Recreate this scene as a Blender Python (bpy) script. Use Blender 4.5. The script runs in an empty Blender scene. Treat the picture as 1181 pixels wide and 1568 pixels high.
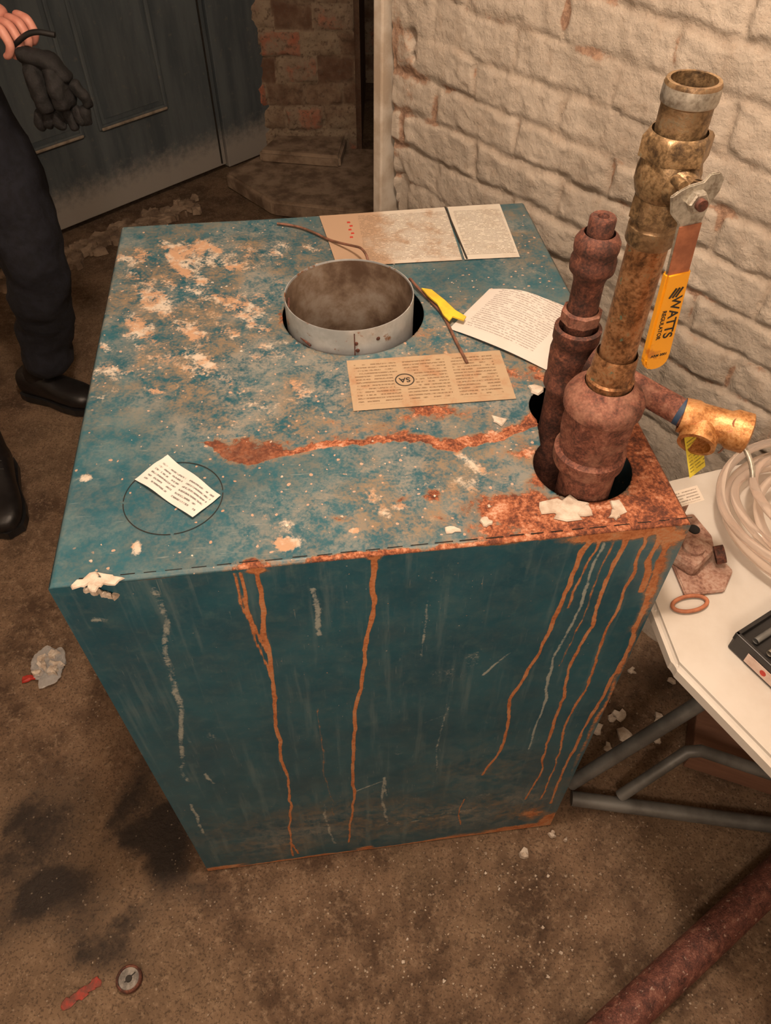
import bpy, bmesh, math, random
import numpy as np
from mathutils import Vector, Matrix, Euler
random.seed(7)
rng=np.random.RandomState(11)
S=bpy.context.scene
COL=S.collection
try:
    S.view_settings.view_transform='Standard'; S.view_settings.look='None'
except Exception: pass
# ------------------------------------------------------------------ helpers
TAB=rng.rand(8,256,256)
def vn(x,y,sc,k=0):
    x=np.asarray(x)*sc+37.3*k; y=np.asarray(y)*sc+11.7*k
    xi=np.floor(x).astype(int); yi=np.floor(y).astype(int)
    fx=x-xi; fy=y-yi; fx=fx*fx*(3-2*fx); fy=fy*fy*(3-2*fy)
    T=TAB[k%8]
    a=T[xi&255,yi&255]; b=T[(xi+1)&255,yi&255]; c=T[xi&255,(yi+1)&255]; d=T[(xi+1)&255,(yi+1)&255]
    return (a*(1-fx)+b*fx)*(1-fy)+(c*(1-fx)+d*fx)*fy
def fbm(x,y,sc,o=4,k=0):
    r=0;a=.5;t=0
    for i in range(o):
        r=r+a*vn(x,y,sc*2**i,k+i); t+=a; a*=.55
    return r/t
def sst(a,b,x):
    t=np.clip((x-a)/(b-a),0,1); return t*t*(3-2*t)
def link(o,parent=None,col=COL):
    col.objects.link(o)
    if parent is not None: o.parent=parent
    return o
def empty(name,loc=(0,0,0),rz=0,rot=None):
    e=bpy.data.objects.new(name,None); e.location=loc; e.rotation_euler=rot or (0,0,rz); e.empty_display_size=.05
    return link(e)
def mesh(name,vs,fs,mat=None,parent=None,smooth=False,loc=None,rot=None):
    me=bpy.data.meshes.new(name); me.from_pydata([tuple(v) for v in vs],[],[tuple(f) for f in fs]); me.update()
    if smooth: me.polygons.foreach_set('use_smooth',[True]*len(me.polygons))
    if mat: me.materials.append(mat)
    o=bpy.data.objects.new(name,me)
    if loc is not None: o.location=loc
    if rot is not None: o.rotation_euler=rot
    return link(o,parent)
def bmobj(name,bm,mat=None,parent=None,smooth=False,loc=None,rot=None):
    me=bpy.data.meshes.new(name); bm.to_mesh(me); bm.free()
    if smooth: me.polygons.foreach_set('use_smooth',[True]*len(me.polygons))
    if mat: me.materials.append(mat)
    o=bpy.data.objects.new(name,me)
    if loc is not None: o.location=loc
    if rot is not None: o.rotation_euler=rot
    return link(o,parent)
def box(name,c,s,mat,parent=None,rz=0,bev=.002,rot=None,seg=2):
    bm=bmesh.new(); bmesh.ops.create_cube(bm,size=1)
    for v in bm.verts: v.co=Vector((v.co.x*s[0],v.co.y*s[1],v.co.z*s[2]))
    if bev>0: bmesh.ops.bevel(bm,geom=bm.edges[:],offset=bev,segments=seg,affect='EDGES',profile=.5)
    return bmobj(name,bm,mat,parent,False,c,rot or (0,0,rz))
def lathe(name,prof,mat,parent=None,seg=40,loc=(0,0,0),rot=(0,0,0),ngon=None,wob=0,smooth=True,close=False):
    vs=[];fs=[];n=seg
    for i,(z,r) in enumerate(prof):
        for j in range(n):
            a=2*math.pi*j/n
            rr=r
            if ngon and i in ngon:
                k=ngon[i]; w=2*math.pi/k; aa=(a%w)-w/2; rr=r*math.cos(w/2)/math.cos(aa)
            rr*=1+wob*(random.random()-.5)
            vs.append((rr*math.cos(a),rr*math.sin(a),z))
    for i in range(len(prof)-1):
        for j in range(n):
            fs.append((i*n+j,i*n+(j+1)%n,(i+1)*n+(j+1)%n,(i+1)*n+j))
    if close:
        fs.append(tuple(range(n))[::-1]); fs.append(tuple((len(prof)-1)*n+j for j in range(n)))
    o=mesh(name,vs,fs,mat,parent,smooth,loc,rot)
    if smooth:
        m=o.modifiers.new('es','EDGE_SPLIT'); m.split_angle=math.radians(38)
    return o
def tube(name,pts,r,mat,parent=None,cyc=False,res=6,bez=True,radii=None):
    cu=bpy.data.curves.new(name,'CURVE'); cu.dimensions='3D'; cu.bevel_depth=r; cu.bevel_resolution=res; cu.resolution_u=8; cu.use_fill_caps=True
    sp=cu.splines.new('NURBS' if bez else 'POLY'); sp.points.add(len(pts)-1)
    for i,p in enumerate(pts):
        sp.points[i].co=(p[0],p[1],p[2],1)
        if radii: sp.points[i].radius=radii[i]
    if bez: sp.order_u=3; sp.use_endpoint_u=not cyc
    sp.use_cyclic_u=cyc
    cu.materials.append(mat)
    return link(bpy.data.objects.new(name,cu),parent)
def axis_rot(d):
    return Vector((0,0,1)).rotation_difference(Vector(d).normalized()).to_euler()
def skin(name,V,E,R,mat,parent=None,sub=2,root=0,loc=None):
    me=bpy.data.meshes.new(name); me.from_pydata(V,E,[]); me.update()
    o=bpy.data.objects.new(name,me); link(o,parent)
    m=o.modifiers.new('skin','SKIN'); m.use_smooth_shade=True
    for i,sv in enumerate(me.skin_vertices[0].data):
        r=R[i]; sv.radius=(r,r) if not isinstance(r,tuple) else r
        sv.use_root=(i==root)
    s=o.modifiers.new('sub','SUBSURF'); s.levels=sub; s.render_levels=sub
    me.materials.append(mat)
    return o
# ------------------------------------------------------------------ material helpers
class M:
    def __init__(s,name):
        s.m=bpy.data.materials.new(name); s.m.use_nodes=True; s.t=s.m.node_tree
        s.b=s.t.nodes['Principled BSDF']; s.tc=s.t.nodes.new('ShaderNodeTexCoord'); s.P=s.tc.outputs['Object']
    def n(s,t): return s.t.nodes.new(t)
    def l(s,a,b): s.t.links.new(a,b)
    def put(s,sock,v):
        if isinstance(v,bpy.types.NodeSocket): s.l(v,sock)
        elif isinstance(v,(tuple,list)) and len(v)==3 and sock.type=='RGBA': sock.default_value=(*v,1)
        else: sock.default_value=v
    def map(s,sc,vec=None,loc=(0,0,0),rot=(0,0,0)):
        n=s.n('ShaderNodeMapping'); s.l(vec or s.P,n.inputs[0]); n.inputs['Scale'].default_value=sc; n.inputs['Location'].default_value=loc; n.inputs['Rotation'].default_value=rot
        return n.outputs[0]
    def noise(s,sc,det=4,ro=.55,vec=None,dist=0,col=False):
        n=s.n('ShaderNodeTexNoise'); s.l(vec or s.P,n.inputs['Vector']); n.inputs['Scale'].default_value=sc; n.inputs['Detail'].default_value=det; n.inputs['Roughness'].default_value=ro; n.inputs['Distortion'].default_value=dist
        return n.outputs['Color' if col else 'Fac']
    def vor(s,sc,feat='F1',vec=None,out='Distance',rand=1):
        n=s.n('ShaderNodeTexVoronoi'); n.feature=feat; s.l(vec or s.P,n.inputs['Vector']); n.inputs['Scale'].default_value=sc; n.inputs['Randomness'].default_value=rand
        return n.outputs[out]
    def ramp(s,f,st,interp='LINEAR'):
        n=s.n('ShaderNodeValToRGB'); s.l(f,n.inputs[0]); cr=n.color_ramp; cr.interpolation=interp
        while len(cr.elements)>1: cr.elements.remove(cr.elements[-1])
        for i,(p,c) in enumerate(st):
            e=cr.elements[0] if i==0 else cr.elements.new(p)
            e.position=p; e.color=(c,c,c,1) if not isinstance(c,(tuple,list)) else (*c,1)
        return n.outputs[0]
    def th(s,f,a,b):
        n=s.n('ShaderNodeMapRange'); n.interpolation_type='SMOOTHSTEP'; s.put(n.inputs[0],f); n.inputs[1].default_value=a; n.inputs[2].default_value=b
        return n.outputs[0]
    def mix(s,f,a,b,mode='MIX'):
        n=s.n('ShaderNodeMix'); n.data_type='RGBA'; n.blend_type=mode; s.put(n.inputs[0],f); s.put(n.inputs[6],a); s.put(n.inputs[7],b); return n.outputs[2]
    def mt(s,op,a,b=0.0,c=0.0):
        n=s.n('ShaderNodeMath'); n.operation=op; s.put(n.inputs[0],a); s.put(n.inputs[1],b); s.put(n.inputs[2],c); return n.outputs[0]
    def attr(s,name):
        n=s.n('ShaderNodeAttribute'); n.attribute_name=name; q=s.n('ShaderNodeSeparateColor'); s.l(n.outputs['Color'],q.inputs[0]); return q.outputs[0],q.outputs[1],q.outputs[2]
    def warp(s,sc,amt):
        n=s.n('ShaderNodeVectorMath'); n.operation='MULTIPLY_ADD'; s.l(s.noise(sc,2,.5,col=True),n.inputs[0]); n.inputs[1].default_value=(amt,)*3; s.l(s.P,n.inputs[2]); return n.outputs[0]
    def dist(s,p):
        n=s.n('ShaderNodeVectorMath'); n.operation='DISTANCE'; s.l(s.P,n.inputs[0]); n.inputs[1].default_value=p; return n.outputs['Value']
    def bump(s,h,st=.3,d=.002):
        n=s.n('ShaderNodeBump'); s.put(n.inputs['Height'],h); n.inputs['Strength'].default_value=st; n.inputs['Distance'].default_value=d; s.l(n.outputs[0],s.b.inputs['Normal'])
    def set(s,col=None,rough=None,met=None,spec=None,**k):
        if col is not None: s.put(s.b.inputs['Base Color'],col)
        if rough is not None: s.put(s.b.inputs['Roughness'],rough)
        if met is not None: s.put(s.b.inputs['Metallic'],met)
        if spec is not None: s.put(s.b.inputs['Specular IOR Level'],spec)
        for a,v in k.items(): s.put(s.b.inputs[a],v)
        return s.m
def simple(name,c,c2=None,sc=30,rough=.6,met=0,bump=.2,bd=.001,**k):
    m=M(name); f=m.noise(sc,6,.6); c2=c2 or tuple(x*.55 for x in c)
    col=m.mix(m.th(f,.35,.65),c2,c); m.bump(f,bump,bd)
    return m.set(col,rough,met,**k)
def metal(name,stops,sc=35,rough=.65,met=.3,bump=.6,bd=.002,speck=None,dust=None):
    m=M(name); f=m.noise(sc,8,.7,dist=.4); g=m.noise(sc*6,4,.65)
    ff=m.mt('ADD',m.mt('MULTIPLY',f,.6),m.mt('MULTIPLY',g,.4))
    col=m.ramp(m.th(ff,.34,.66),stops)
    if speck: col=m.mix(m.th(m.noise(sc*1.7,4,.7),.60,.68),col,speck)
    if dust: col=m.mix(m.mt('MULTIPLY',m.th(m.noise(sc*.5,5,.65),.45,.65),.5),col,dust)
    m.bump(ff,bump,bd); return m.set(col,rough,met)
# ------------------------------------------------------------------ materials
def boiler_mat(name,front=False):
    m=M(name); R,G,B=m.attr('mask')
    n1=m.noise(9,5,.6); n2=m.noise(60,6,.7,dist=.4); n3=m.noise(260,4,.65); n4=m.noise(24,6,.65,dist=.8)
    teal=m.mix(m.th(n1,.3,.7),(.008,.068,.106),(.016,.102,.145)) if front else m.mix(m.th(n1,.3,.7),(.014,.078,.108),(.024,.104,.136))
    teal=m.mix(m.mt('MULTIPLY',m.th(n2,.50,.72),.30),teal,(.06,.15,.16))
    hz=m.mt('MULTIPLY',B,m.th(m.mt('ADD',m.mt('MULTIPLY',n4,.35),m.mt('ADD',m.mt('MULTIPLY',n2,.35),m.mt('MULTIPLY',n3,.3))),.40,.60))
    col=m.mix(m.mt('MINIMUM',hz,.80),teal,m.mix(m.th(m.noise(11,3,.5),.38,.58),(.24,.225,.19),(.24,.165,.095)))
    st=m.noise(1,5,.6,vec=m.map((60,60,4) if front else (10,10,10)))
    col=m.mix(m.mt('MULTIPLY',m.th(st,.52,.70),.20 if front else .15),col,(.25,.30,.28))
    sc1=m.noise(1,3,.5,vec=m.map((30,500,500) if not front else (420,420,24),rot=(0,0,.5) if not front else (0,.12,0)))
    col=m.mix(m.mt('MULTIPLY',m.mt('MULTIPLY',m.th(sc1,.66,.72),m.th(n4,.45,.6)),.30),col,(.36,.38,.34))
    wv=m.warp(90,.006); s1=m.vor(95,vec=wv); pm=m.noise(9,3,.6)
    q=m.n('ShaderNodeSeparateColor'); m.l(m.vor(95,out='Color',vec=wv),q.inputs[0])
    size=m.mt('MULTIPLY',q.outputs[1],.20)
    sp=m.mt('LESS_THAN',s1,size)
    sp=m.mt('MULTIPLY',sp,m.th(m.mt('ADD',m.mt('ADD',pm,m.mt('MULTIPLY',B,.30)),m.mt('MULTIPLY',q.outputs[0],.25)),.60 if not front else .67,.66 if not front else .73))
    col=m.mix(m.mt('MULTIPLY',sp,.75),col,m.mix(q.outputs[2],(.55,.48,.40),(.50,.26,.14)))
    # white scuffs
    wf=m.mt('ADD',G,m.mt('ADD',m.mt('MULTIPLY',n2,.55),m.mt('ADD',m.mt('MULTIPLY',n4,.20),m.mt('MULTIPLY',n3,.45))))
    ww=m.th(wf,.86,1.04)
    col=m.mix(m.mt('MULTIPLY',ww,.85 if not front else .6),col,m.mix(m.th(m.noise(26,5,.65),.42,.56),(.56,.49,.40),(.47,.28,.165)) if not front else (.44,.45,.39))
    # rust
    rf=m.mt('ADD',R,m.mt('ADD',m.mt('MULTIPLY',n2,.45),m.mt('ADD',m.mt('MULTIPLY',n3,.22),m.mt('MULTIPLY',n4,.25))))
    rm=m.th(rf,.77,.86)
    edge=m.mt('MULTIPLY',m.th(rf,.64,.80),.55)
    rn=m.mt('ADD',m.mt('MULTIPLY',m.noise(34,7,.72,dist=.5),.62),m.mt('MULTIPLY',n3,.38))
    rust=m.ramp(m.th(rn,.34,.66),[(0,(.05,.016,.010)),(.3,(.15,.045,.021)),(.55,(.30,.098,.042)),(.8,(.42,.18,.10)),(1,(.52,.34,.24))] if not front else [(0,(.30,.09,.03)),(.5,(.47,.18,.07)),(1,(.46,.27,.15))])
    if not front:
        dk=m.mt('SUBTRACT',1.0,m.th(m.dist((.195,.16,.92)),.015,.07)); rust=m.mix(m.mt('MULTIPLY',dk,.8),rust,m.mix(m.th(n2,.4,.6),(.055,.018,.011),(.16,.055,.025)))
    col=m.mix(edge,col,(.26,.15,.075)); col=m.mix(rm,col,rust)
    m.bump(m.mt('ADD',m.mt('MULTIPLY',rm,rn),m.mt('ADD',m.mt('MULTIPLY',n2,.12),m.mt('MULTIPLY',ww,.3))),.7,.002)
    rg=m.mt('ADD',.37,m.mt('MULTIPLY',m.mt('MAXIMUM',rm,m.mt('MAXIMUM',ww,hz)),.5))
    return m.set(col,rg,0,.45)
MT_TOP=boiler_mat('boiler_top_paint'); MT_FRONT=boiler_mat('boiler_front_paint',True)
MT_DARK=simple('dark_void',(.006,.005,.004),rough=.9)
MT_RUST=metal('rusty_iron',[(0,(.045,.018,.013)),(.35,(.13,.045,.030)),(.7,(.23,.085,.055)),(1,(.33,.16,.11))],60,.75,.05,dust=(.26,.14,.095))
MT_RUSTD=metal('rusty_iron_dark',[(0,(.020,.010,.008)),(.4,(.075,.027,.018)),(.8,(.15,.052,.032)),(1,(.25,.10,.06))],60,.75,.05)
MT_CU=metal('aged_copper',[(0,(.07,.035,.018)),(.4,(.26,.125,.055)),(.75,(.45,.23,.11)),(1,(.30,.26,.16))],40,.40,.65,.3,speck=(.15,.24,.17))
MT_BRASS=metal('aged_brass',[(0,(.06,.038,.022)),(.4,(.20,.13,.065)),(.75,(.36,.24,.125)),(1,(.26,.25,.17))],48,.42,.55,.4,dust=(.27,.17,.10))
MT_BRASSB=metal('bright_brass',[(0,(.20,.075,.025)),(.4,(.44,.20,.065)),(.8,(.56,.31,.13)),(1,(.46,.16,.08))],45,.42,.5,.5)
MT_STEEL=metal('dull_steel',[(0,(.20,.16,.12)),(.5,(.42,.39,.33)),(1,(.58,.55,.48))],40,.38,.6,.3)
g=M('galvanised_sheet'); f1=g.noise(22,5,.6); 
c=g.mix(g.th(f1,.35,.65),(.38,.40,.41),(.56,.58,.59)); c=g.mix(g.th(g.noise(30,6,.7),.58,.66),c,(.30,.15,.08))
g.bump(f1,.15,.001); MT_GALV=g.set(c,.42,.5)
g=M('flue_inside'); f1=g.noise(18,7,.65)
c=g.ramp(g.th(f1,.3,.7),[(0,(.10,.06,.038)),(.5,(.22,.16,.115)),(1,(.34,.29,.24))]); g.bump(f1,.3,.001); MT_GALVI=g.set(c,.6,.2)
# floor
g=M('dirty_concrete'); a1=g.noise(1.6,6,.6); a2=g.noise(9,8,.68); a3=g.noise(70,5,.7); a4=g.noise(220,3,.6)
c=g.mix(g.th(a2,.36,.64),(.070,.041,.024),(.190,.122,.075))
c=g.mix(g.mt('MULTIPLY',g.th(a1,.45,.60),.5),c,(.20,.138,.085))
c=g.mix(g.mt('MULTIPLY',g.th(a3,.48,.68),.5),c,(.29,.205,.135))
c=g.mix(g.mt('MULTIPLY',g.th(a4,.52,.64),.6),c,(.035,.022,.014))
R,G,B=g.attr('mask')
c=g.mix(g.mt('MULTIPLY',g.th(g.mt('ADD',R,g.mt('ADD',g.mt('MULTIPLY',a2,.7),g.mt('MULTIPLY',a3,.45))),.80,1.25),.92),c,(.010,.007,.006))
v=g.vor(150,vec=g.warp(80,.006)); q=g.n('ShaderNodeSeparateColor'); g.l(g.vor(150,out='Color',vec=g.warp(80,.006)),q.inputs[0])
sp=g.mt('MULTIPLY',g.mt('LESS_THAN',v,g.mt('MULTIPLY',q.outputs[1],.30)),g.th(q.outputs[0],.74,.78))
c=g.mix(g.mt('MULTIPLY',sp,g.mt('ADD',.25,g.mt('MULTIPLY',G,.55))),c,(.48,.40,.31))
g.bump(g.mt('ADD',g.mt('MULTIPLY',a2,.5),g.mt('ADD',g.mt('MULTIPLY',a3,.6),g.mt('MULTIPLY',sp,.6))),.9,.005)
MT_FLOOR=g.set(c,g.mt('SUBTRACT',.85,g.mt('MULTIPLY',R,.3)),0,.35)
# painted brick
g=M('painted_brick'); R,G,B=g.attr('mask'); a1=g.noise(5,5,.6); a2=g.noise(35,7,.7); a3=g.noise(130,4,.65)
c=g.mix(g.th(a1,.3,.7),(.43,.37,.305),(.54,.475,.40))
c=g.mix(g.mt('MULTIPLY',g.th(a2,.48,.70),.42),c,(.35,.27,.20))
c=g.mix(g.mt('MULTIPLY',R,.34),c,(.30,.22,.155))
c=g.mix(g.mt('MULTIPLY',g.th(g.mt('ADD',G,g.mt('ADD',g.mt('MULTIPLY',a2,.6),g.mt('MULTIPLY',a3,.2))),.68,.84),.78),c,g.mix(g.th(a3,.4,.6),(.23,.12,.075),(.40,.24,.155)))
c=g.mix(g.th(g.mt('ADD',B,g.mt('MULTIPLY',a2,.5)),.70,.95),c,(.03,.018,.012))
g.bump(g.mt('ADD',g.mt('MULTIPLY',a2,.65),g.mt('MULTIPLY',a3,.5)),.9,.005)
MT_WALL=g.set(c,.85,0,.25)
g=M('old_brick'); R,G,B=g.attr('mask'); a2=g.noise(9,7,.65); a3=g.noise(60,5,.6)
c=g.ramp(g.th(g.mt('ADD',g.mt('MULTIPLY',a2,.6),g.mt('MULTIPLY',G,.4)),.25,.75),[(0,(.13,.07,.045)),(.3,(.25,.17,.115)),(.6,(.34,.26,.18)),(.85,(.29,.21,.15)),(1,(.42,.15,.09))])
c=g.mix(g.mt('MULTIPLY',R,.7),c,(.31,.24,.17)); c=g.mix(g.th(a3,.5,.7),c,(.15,.10,.07)); g.bump(g.mt('ADD',a2,g.mt('MULTIPLY',a3,.4)),1,.01)
MT_OLD=g.set(c,.9,0,.2)
g=M('door_paint'); a1=g.noise(1,6,.6,vec=g.map((14,14,2.2))); a2=g.noise(40,6,.65); zz=g.n('ShaderNodeSeparateXYZ'); g.l(g.P,zz.inputs[0])
c=g.mix(g.th(a1,.35,.65),(.070,.086,.096),(.112,.132,.138)); c=g.mix(g.mt('MULTIPLY',g.th(a2,.58,.7),.4),c,(.20,.18,.15))
low=g.mt('SUBTRACT',1.0,g.th(g.mt('SUBTRACT',zz.outputs[2],g.mt('MULTIPLY',a2,.14)),-1.03,-.90)); c=g.mix(g.mt('MULTIPLY',low,.75),c,(.42,.38,.33))
g.bump(a2,.2,.001); MT_DOOR=g.set(c,.55,0,.35)
MT_STONE=simple('dusty_stone',(.34,.25,.175),(.15,.10,.065),14,.95,0,.9,.008)
MT_TRIM=simple('aged_white_trim',(.60,.54,.46),(.42,.34,.26),14,.7,0,.3)
MT_PLAS=simple('plaster_chip',(.58,.51,.43),(.40,.32,.25),60,.9,0,.5)
MT_CRUMB=simple('floor_crumb',(.42,.35,.27),(.24,.18,.13),300,.9,0,.5)
MT_TABLE=simple('table_plastic',(.54,.515,.475),(.46,.42,.37),6,.4,0,.08)
MT_LEG=simple('powder_coated_tube',(.20,.205,.20),(.11,.11,.105),12,.5,.3,.1)
MT_BLACKP=simple('black_plastic',(.015,.015,.016),rough=.4)
MT_GLOVE=simple('black_knit_glove',(.010,.009,.010),(.004,.004,.004),60,.8,0,.8,.004)
MT_YEL=M('yellow_sleeve'); _f=MT_YEL.noise(60,4,.6); MT_YEL=MT_YEL.set(MT_YEL.mix(MT_YEL.th(_f,.6,.75),(.80,.35,.012),(.50,.18,.02)),.4,0,.5)
MT_YTAG=simple('yellow_tag',(.72,.52,.035),(.55,.36,.035),40,.5,0,.05)
MT_ORNG=simple('orange_rust_ring',(.40,.15,.075),(.25,.09,.045),60,.7,.1,.5)
MT_WIRE=simple('dirty_wire',(.20,.09,.06),(.10,.05,.03),80,.6)
MT_NAVY=simple('navy_cloth',(.010,.0115,.020),(.005,.0055,.010),55,.9,0,.6,.004)
MT_BOOT=simple('black_leather',(.012,.010,.010),(.006,.005,.005),40,.42,0,.5,.002)
MT_LACE=simple('boot_lace',(.03,.028,.026),rough=.8)
MT_SKIN=simple('skin',(.62,.29,.22),(.52,.21,.16),40,.5,0,.2)
MT_HAIR=simple('dark_hair',(.03,.018,.01),rough=.7)
MT_EYE=simple('eye_white',(.7,.68,.65),(.65,.62,.6),rough=.2)
MT_WOOD=M('dirty_wood'); _f=MT_WOOD.noise(1,6,.6,vec=MT_WOOD.map((10,90,90))); MT_WOOD.bump(_f,.3,.001); MT_WOOD=MT_WOOD.set(MT_WOOD.mix(_f,(.10,.045,.03),(.27,.14,.085)),.8)
g=M('clear_tubing'); g.set((.88,.78,.71),.10,0); g.b.inputs['Transmission Weight'].default_value=.82; g.b.inputs['IOR'].default_value=1.22; MT_TUBE=g.m
g=M('clear_bag'); g.set((.75,.75,.74),.25,0); g.b.inputs['Transmission Weight'].default_value=.5; g.b.inputs['Alpha'].default_value=.6; MT_BAG=g.m
MT_RED=simple('red_tape',(.50,.03,.02),(.35,.03,.02),rough=.5)
MT_INK=simple('ink',(.03,.025,.02),rough=.7)
def paper(name,base,dirty,ink,pitch,mx=(0,1),my=(0,1),cols=1,dirt=.5,w=.1,h=.1,inkf=.75,leftstain=0):
    m=M(name); s=m.n('ShaderNodeSeparateXYZ'); m.l(m.P,s.inputs[0]); X,Y=s.outputs[0],s.outputs[1]
    row=m.mt('FLOOR',m.mt('DIVIDE',Y,pitch)); fr=m.mt('FRACT',m.mt('DIVIDE',Y,pitch))
    band=m.mt('MULTIPLY',m.th(fr,.22,.34),m.mt('SUBTRACT',1.0,m.th(fr,.62,.74)))
    cv=m.n('ShaderNodeCombineXYZ'); m.l(m.mt('MULTIPLY',X,1/pitch*.55),cv.inputs[0]); m.l(m.mt('MULTIPLY',row,7.31),cv.inputs[1])
    w1=m.th(m.noise(1,2,.5,vec=cv.outputs[0]),.38,.46)
    cv2=m.n('ShaderNodeCombineXYZ'); m.l(m.mt('MULTIPLY',X,1/pitch*3),cv2.inputs[0]); m.l(m.mt('MULTIPLY',Y,3/pitch),cv2.inputs[1])
    w2=m.th(m.noise(1,1,.5,vec=cv2.outputs[0]),.32,.50)
    def rngm(v,a,b):
        return m.mt('MULTIPLY',m.mt('GREATER_THAN',v,a),m.mt('LESS_THAN',v,b))
    k=m.mt('MULTIPLY',m.mt('MULTIPLY',band,w1),m.mt('MULTIPLY',w2,m.mt('MULTIPLY',rngm(X,mx[0]*w,mx[1]*w),rngm(Y,my[0]*h,my[1]*h))))
    if cols>1:
        cf=m.mt('FRACT',m.mt('MULTIPLY',m.mt('SUBTRACT',X,mx[0]*w),cols/((mx[1]-mx[0])*w))); k=m.mt('MULTIPLY',k,rngm(cf,.03,.90))
    d=m.noise(22,6,.65,dist=.3)
    dm=m.th(d,.45,.68)
    if leftstain: dm=m.mt('MAXIMUM',dm,m.th(m.mt('ADD',m.mt('SUBTRACT',1.0,m.mt('DIVIDE',X,leftstain)),m.mt('MULTIPLY',d,1.6)),.75,1.3))
    col=m.mix(m.mt('MULTIPLY',dm,dirt),base,dirty)
    col=m.mix(m.mt('MULTIPLY',k,inkf),col,ink)
    return m.set(col,.75,0,.25)

# ------------------------------------------------------------------ calibrated boiler frame
H=.92; YAW=.13084; BX,BY=-.33662,.44109; W,D=.67121,.72627
ca,sa=math.cos(YAW),math.sin(YAW)
def LW(u,v,z=0): return (BX+u*ca-v*sa, BY+u*sa+v*ca, z)
# ------------------------------------------------------------------ CAMERA
cam=bpy.data.cameras.new('camera'); co=bpy.data.objects.new('camera',cam); link(co); S.camera=co
cam.sensor_fit='HORIZONTAL'; cam.sensor_width=36; cam.lens=36*1156.612/1181; cam.clip_start=.02
pitch,roll=.84651,-.00284
fw=Vector((0,math.cos(pitch),-math.sin(pitch))); r0=Vector((1,0,0)); d0=Vector((0,-math.sin(pitch),-math.cos(pitch)))
c_,s_=math.cos(roll),math.sin(roll); r2=c_*r0+s_*d0; d2=-s_*r0+c_*d0
mw=Matrix((( r2.x,-d2.x,-fw.x,0),(r2.y,-d2.y,-fw.y,0),(r2.z,-d2.z,-fw.z,1.53346),(0,0,0,1)))
co.matrix_world=mw
# ------------------------------------------------------------------ grid builder
def grid(name,us,vs,pos,mask,mat,parent=None,sdf=None,flip=False,smooth=True):
    U,V=np.meshgrid(us,vs,indexing='ij')
    U=U.astype(float).copy();V=V.astype(float).copy()
    keep=None
    if sdf is not None:
        h=us[1]-us[0]
        for it in range(2):
            F=sdf(U,V); e=1e-4
            gx=(sdf(U+e,V)-F)/e; gy=(sdf(U,V+e)-F)/e; gn=np.sqrt(gx*gx+gy*gy)+1e-9
            sel=np.abs(F)<h*.62
            U=np.where(sel,U-F*gx/gn**2,U); V=np.where(sel,V-F*gy/gn**2,V)
        F=sdf(U,V); ins=F<-h*.1
        keep=~(ins[:-1,:-1]|ins[1:,:-1]|ins[:-1,1:]|ins[1:,1:])
    P=pos(U,V); nu,nv=U.shape
    idx=np.arange(nu*nv).reshape(nu,nv)
    q=np.stack([idx[:-1,:-1],idx[1:,:-1],idx[1:,1:],idx[:-1,1:]],-1)
    if flip: q=q[...,::-1]
    q=q[keep] if keep is not None else q.reshape(-1,4)
    me=bpy.data.meshes.new(name)
    me.vertices.add(nu*nv); me.vertices.foreach_set('co',np.stack(P,-1).reshape(-1).astype(np.float32))
    nf=len(q); me.loops.add(nf*4); me.loops.foreach_set('vertex_index',q.reshape(-1).astype(np.int32))
    me.polygons.add(nf); me.polygons.foreach_set('loop_start',np.arange(0,nf*4,4,dtype=np.int32))
    try: me.polygons.foreach_set('loop_total',np.full(nf,4,dtype=np.int32))
    except Exception: pass
    me.update(calc_edges=True)
    if smooth: me.polygons.foreach_set('use_smooth',np.ones(nf,dtype=bool))
    if mask is not None:
        m=mask(U,V); a=me.color_attributes.new('mask','FLOAT_COLOR','POINT')
        A=np.ones((nu*nv,4),np.float32)
        for i in range(3): A[:,i]=np.clip(m[i],0,1).reshape(-1)
        a.data.foreach_set('color',A.reshape(-1))
    me.materials.append(mat)
    if keep is not None:
        bm=bmesh.new(); bm.from_mesh(me); bmesh.ops.delete(bm,geom=[v for v in bm.verts if not v.link_faces],context='VERTS'); bm.to_mesh(me); bm.free()
    return link(bpy.data.objects.new(name,me),parent)
def seg_d(U,V,pts):
    d=np.full(U.shape,9.); 
    for (x0,y0),(x1,y1) in zip(pts[:-1],pts[1:]):
        dx,dy=x1-x0,y1-y0; L=dx*dx+dy*dy+1e-12
        t=np.clip(((U-x0)*dx+(V-y0)*dy)/L,0,1)
        d=np.minimum(d,np.hypot(U-x0-t*dx,V-y0-t*dy))
    return d
def blob(U,V,L):
    r=np.zeros(U.shape)
    for (x,y,a,b,s) in L: r=np.maximum(r,s*np.exp(-(((U-x)/a)**2+((V-y)/b)**2)))
    return r
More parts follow.
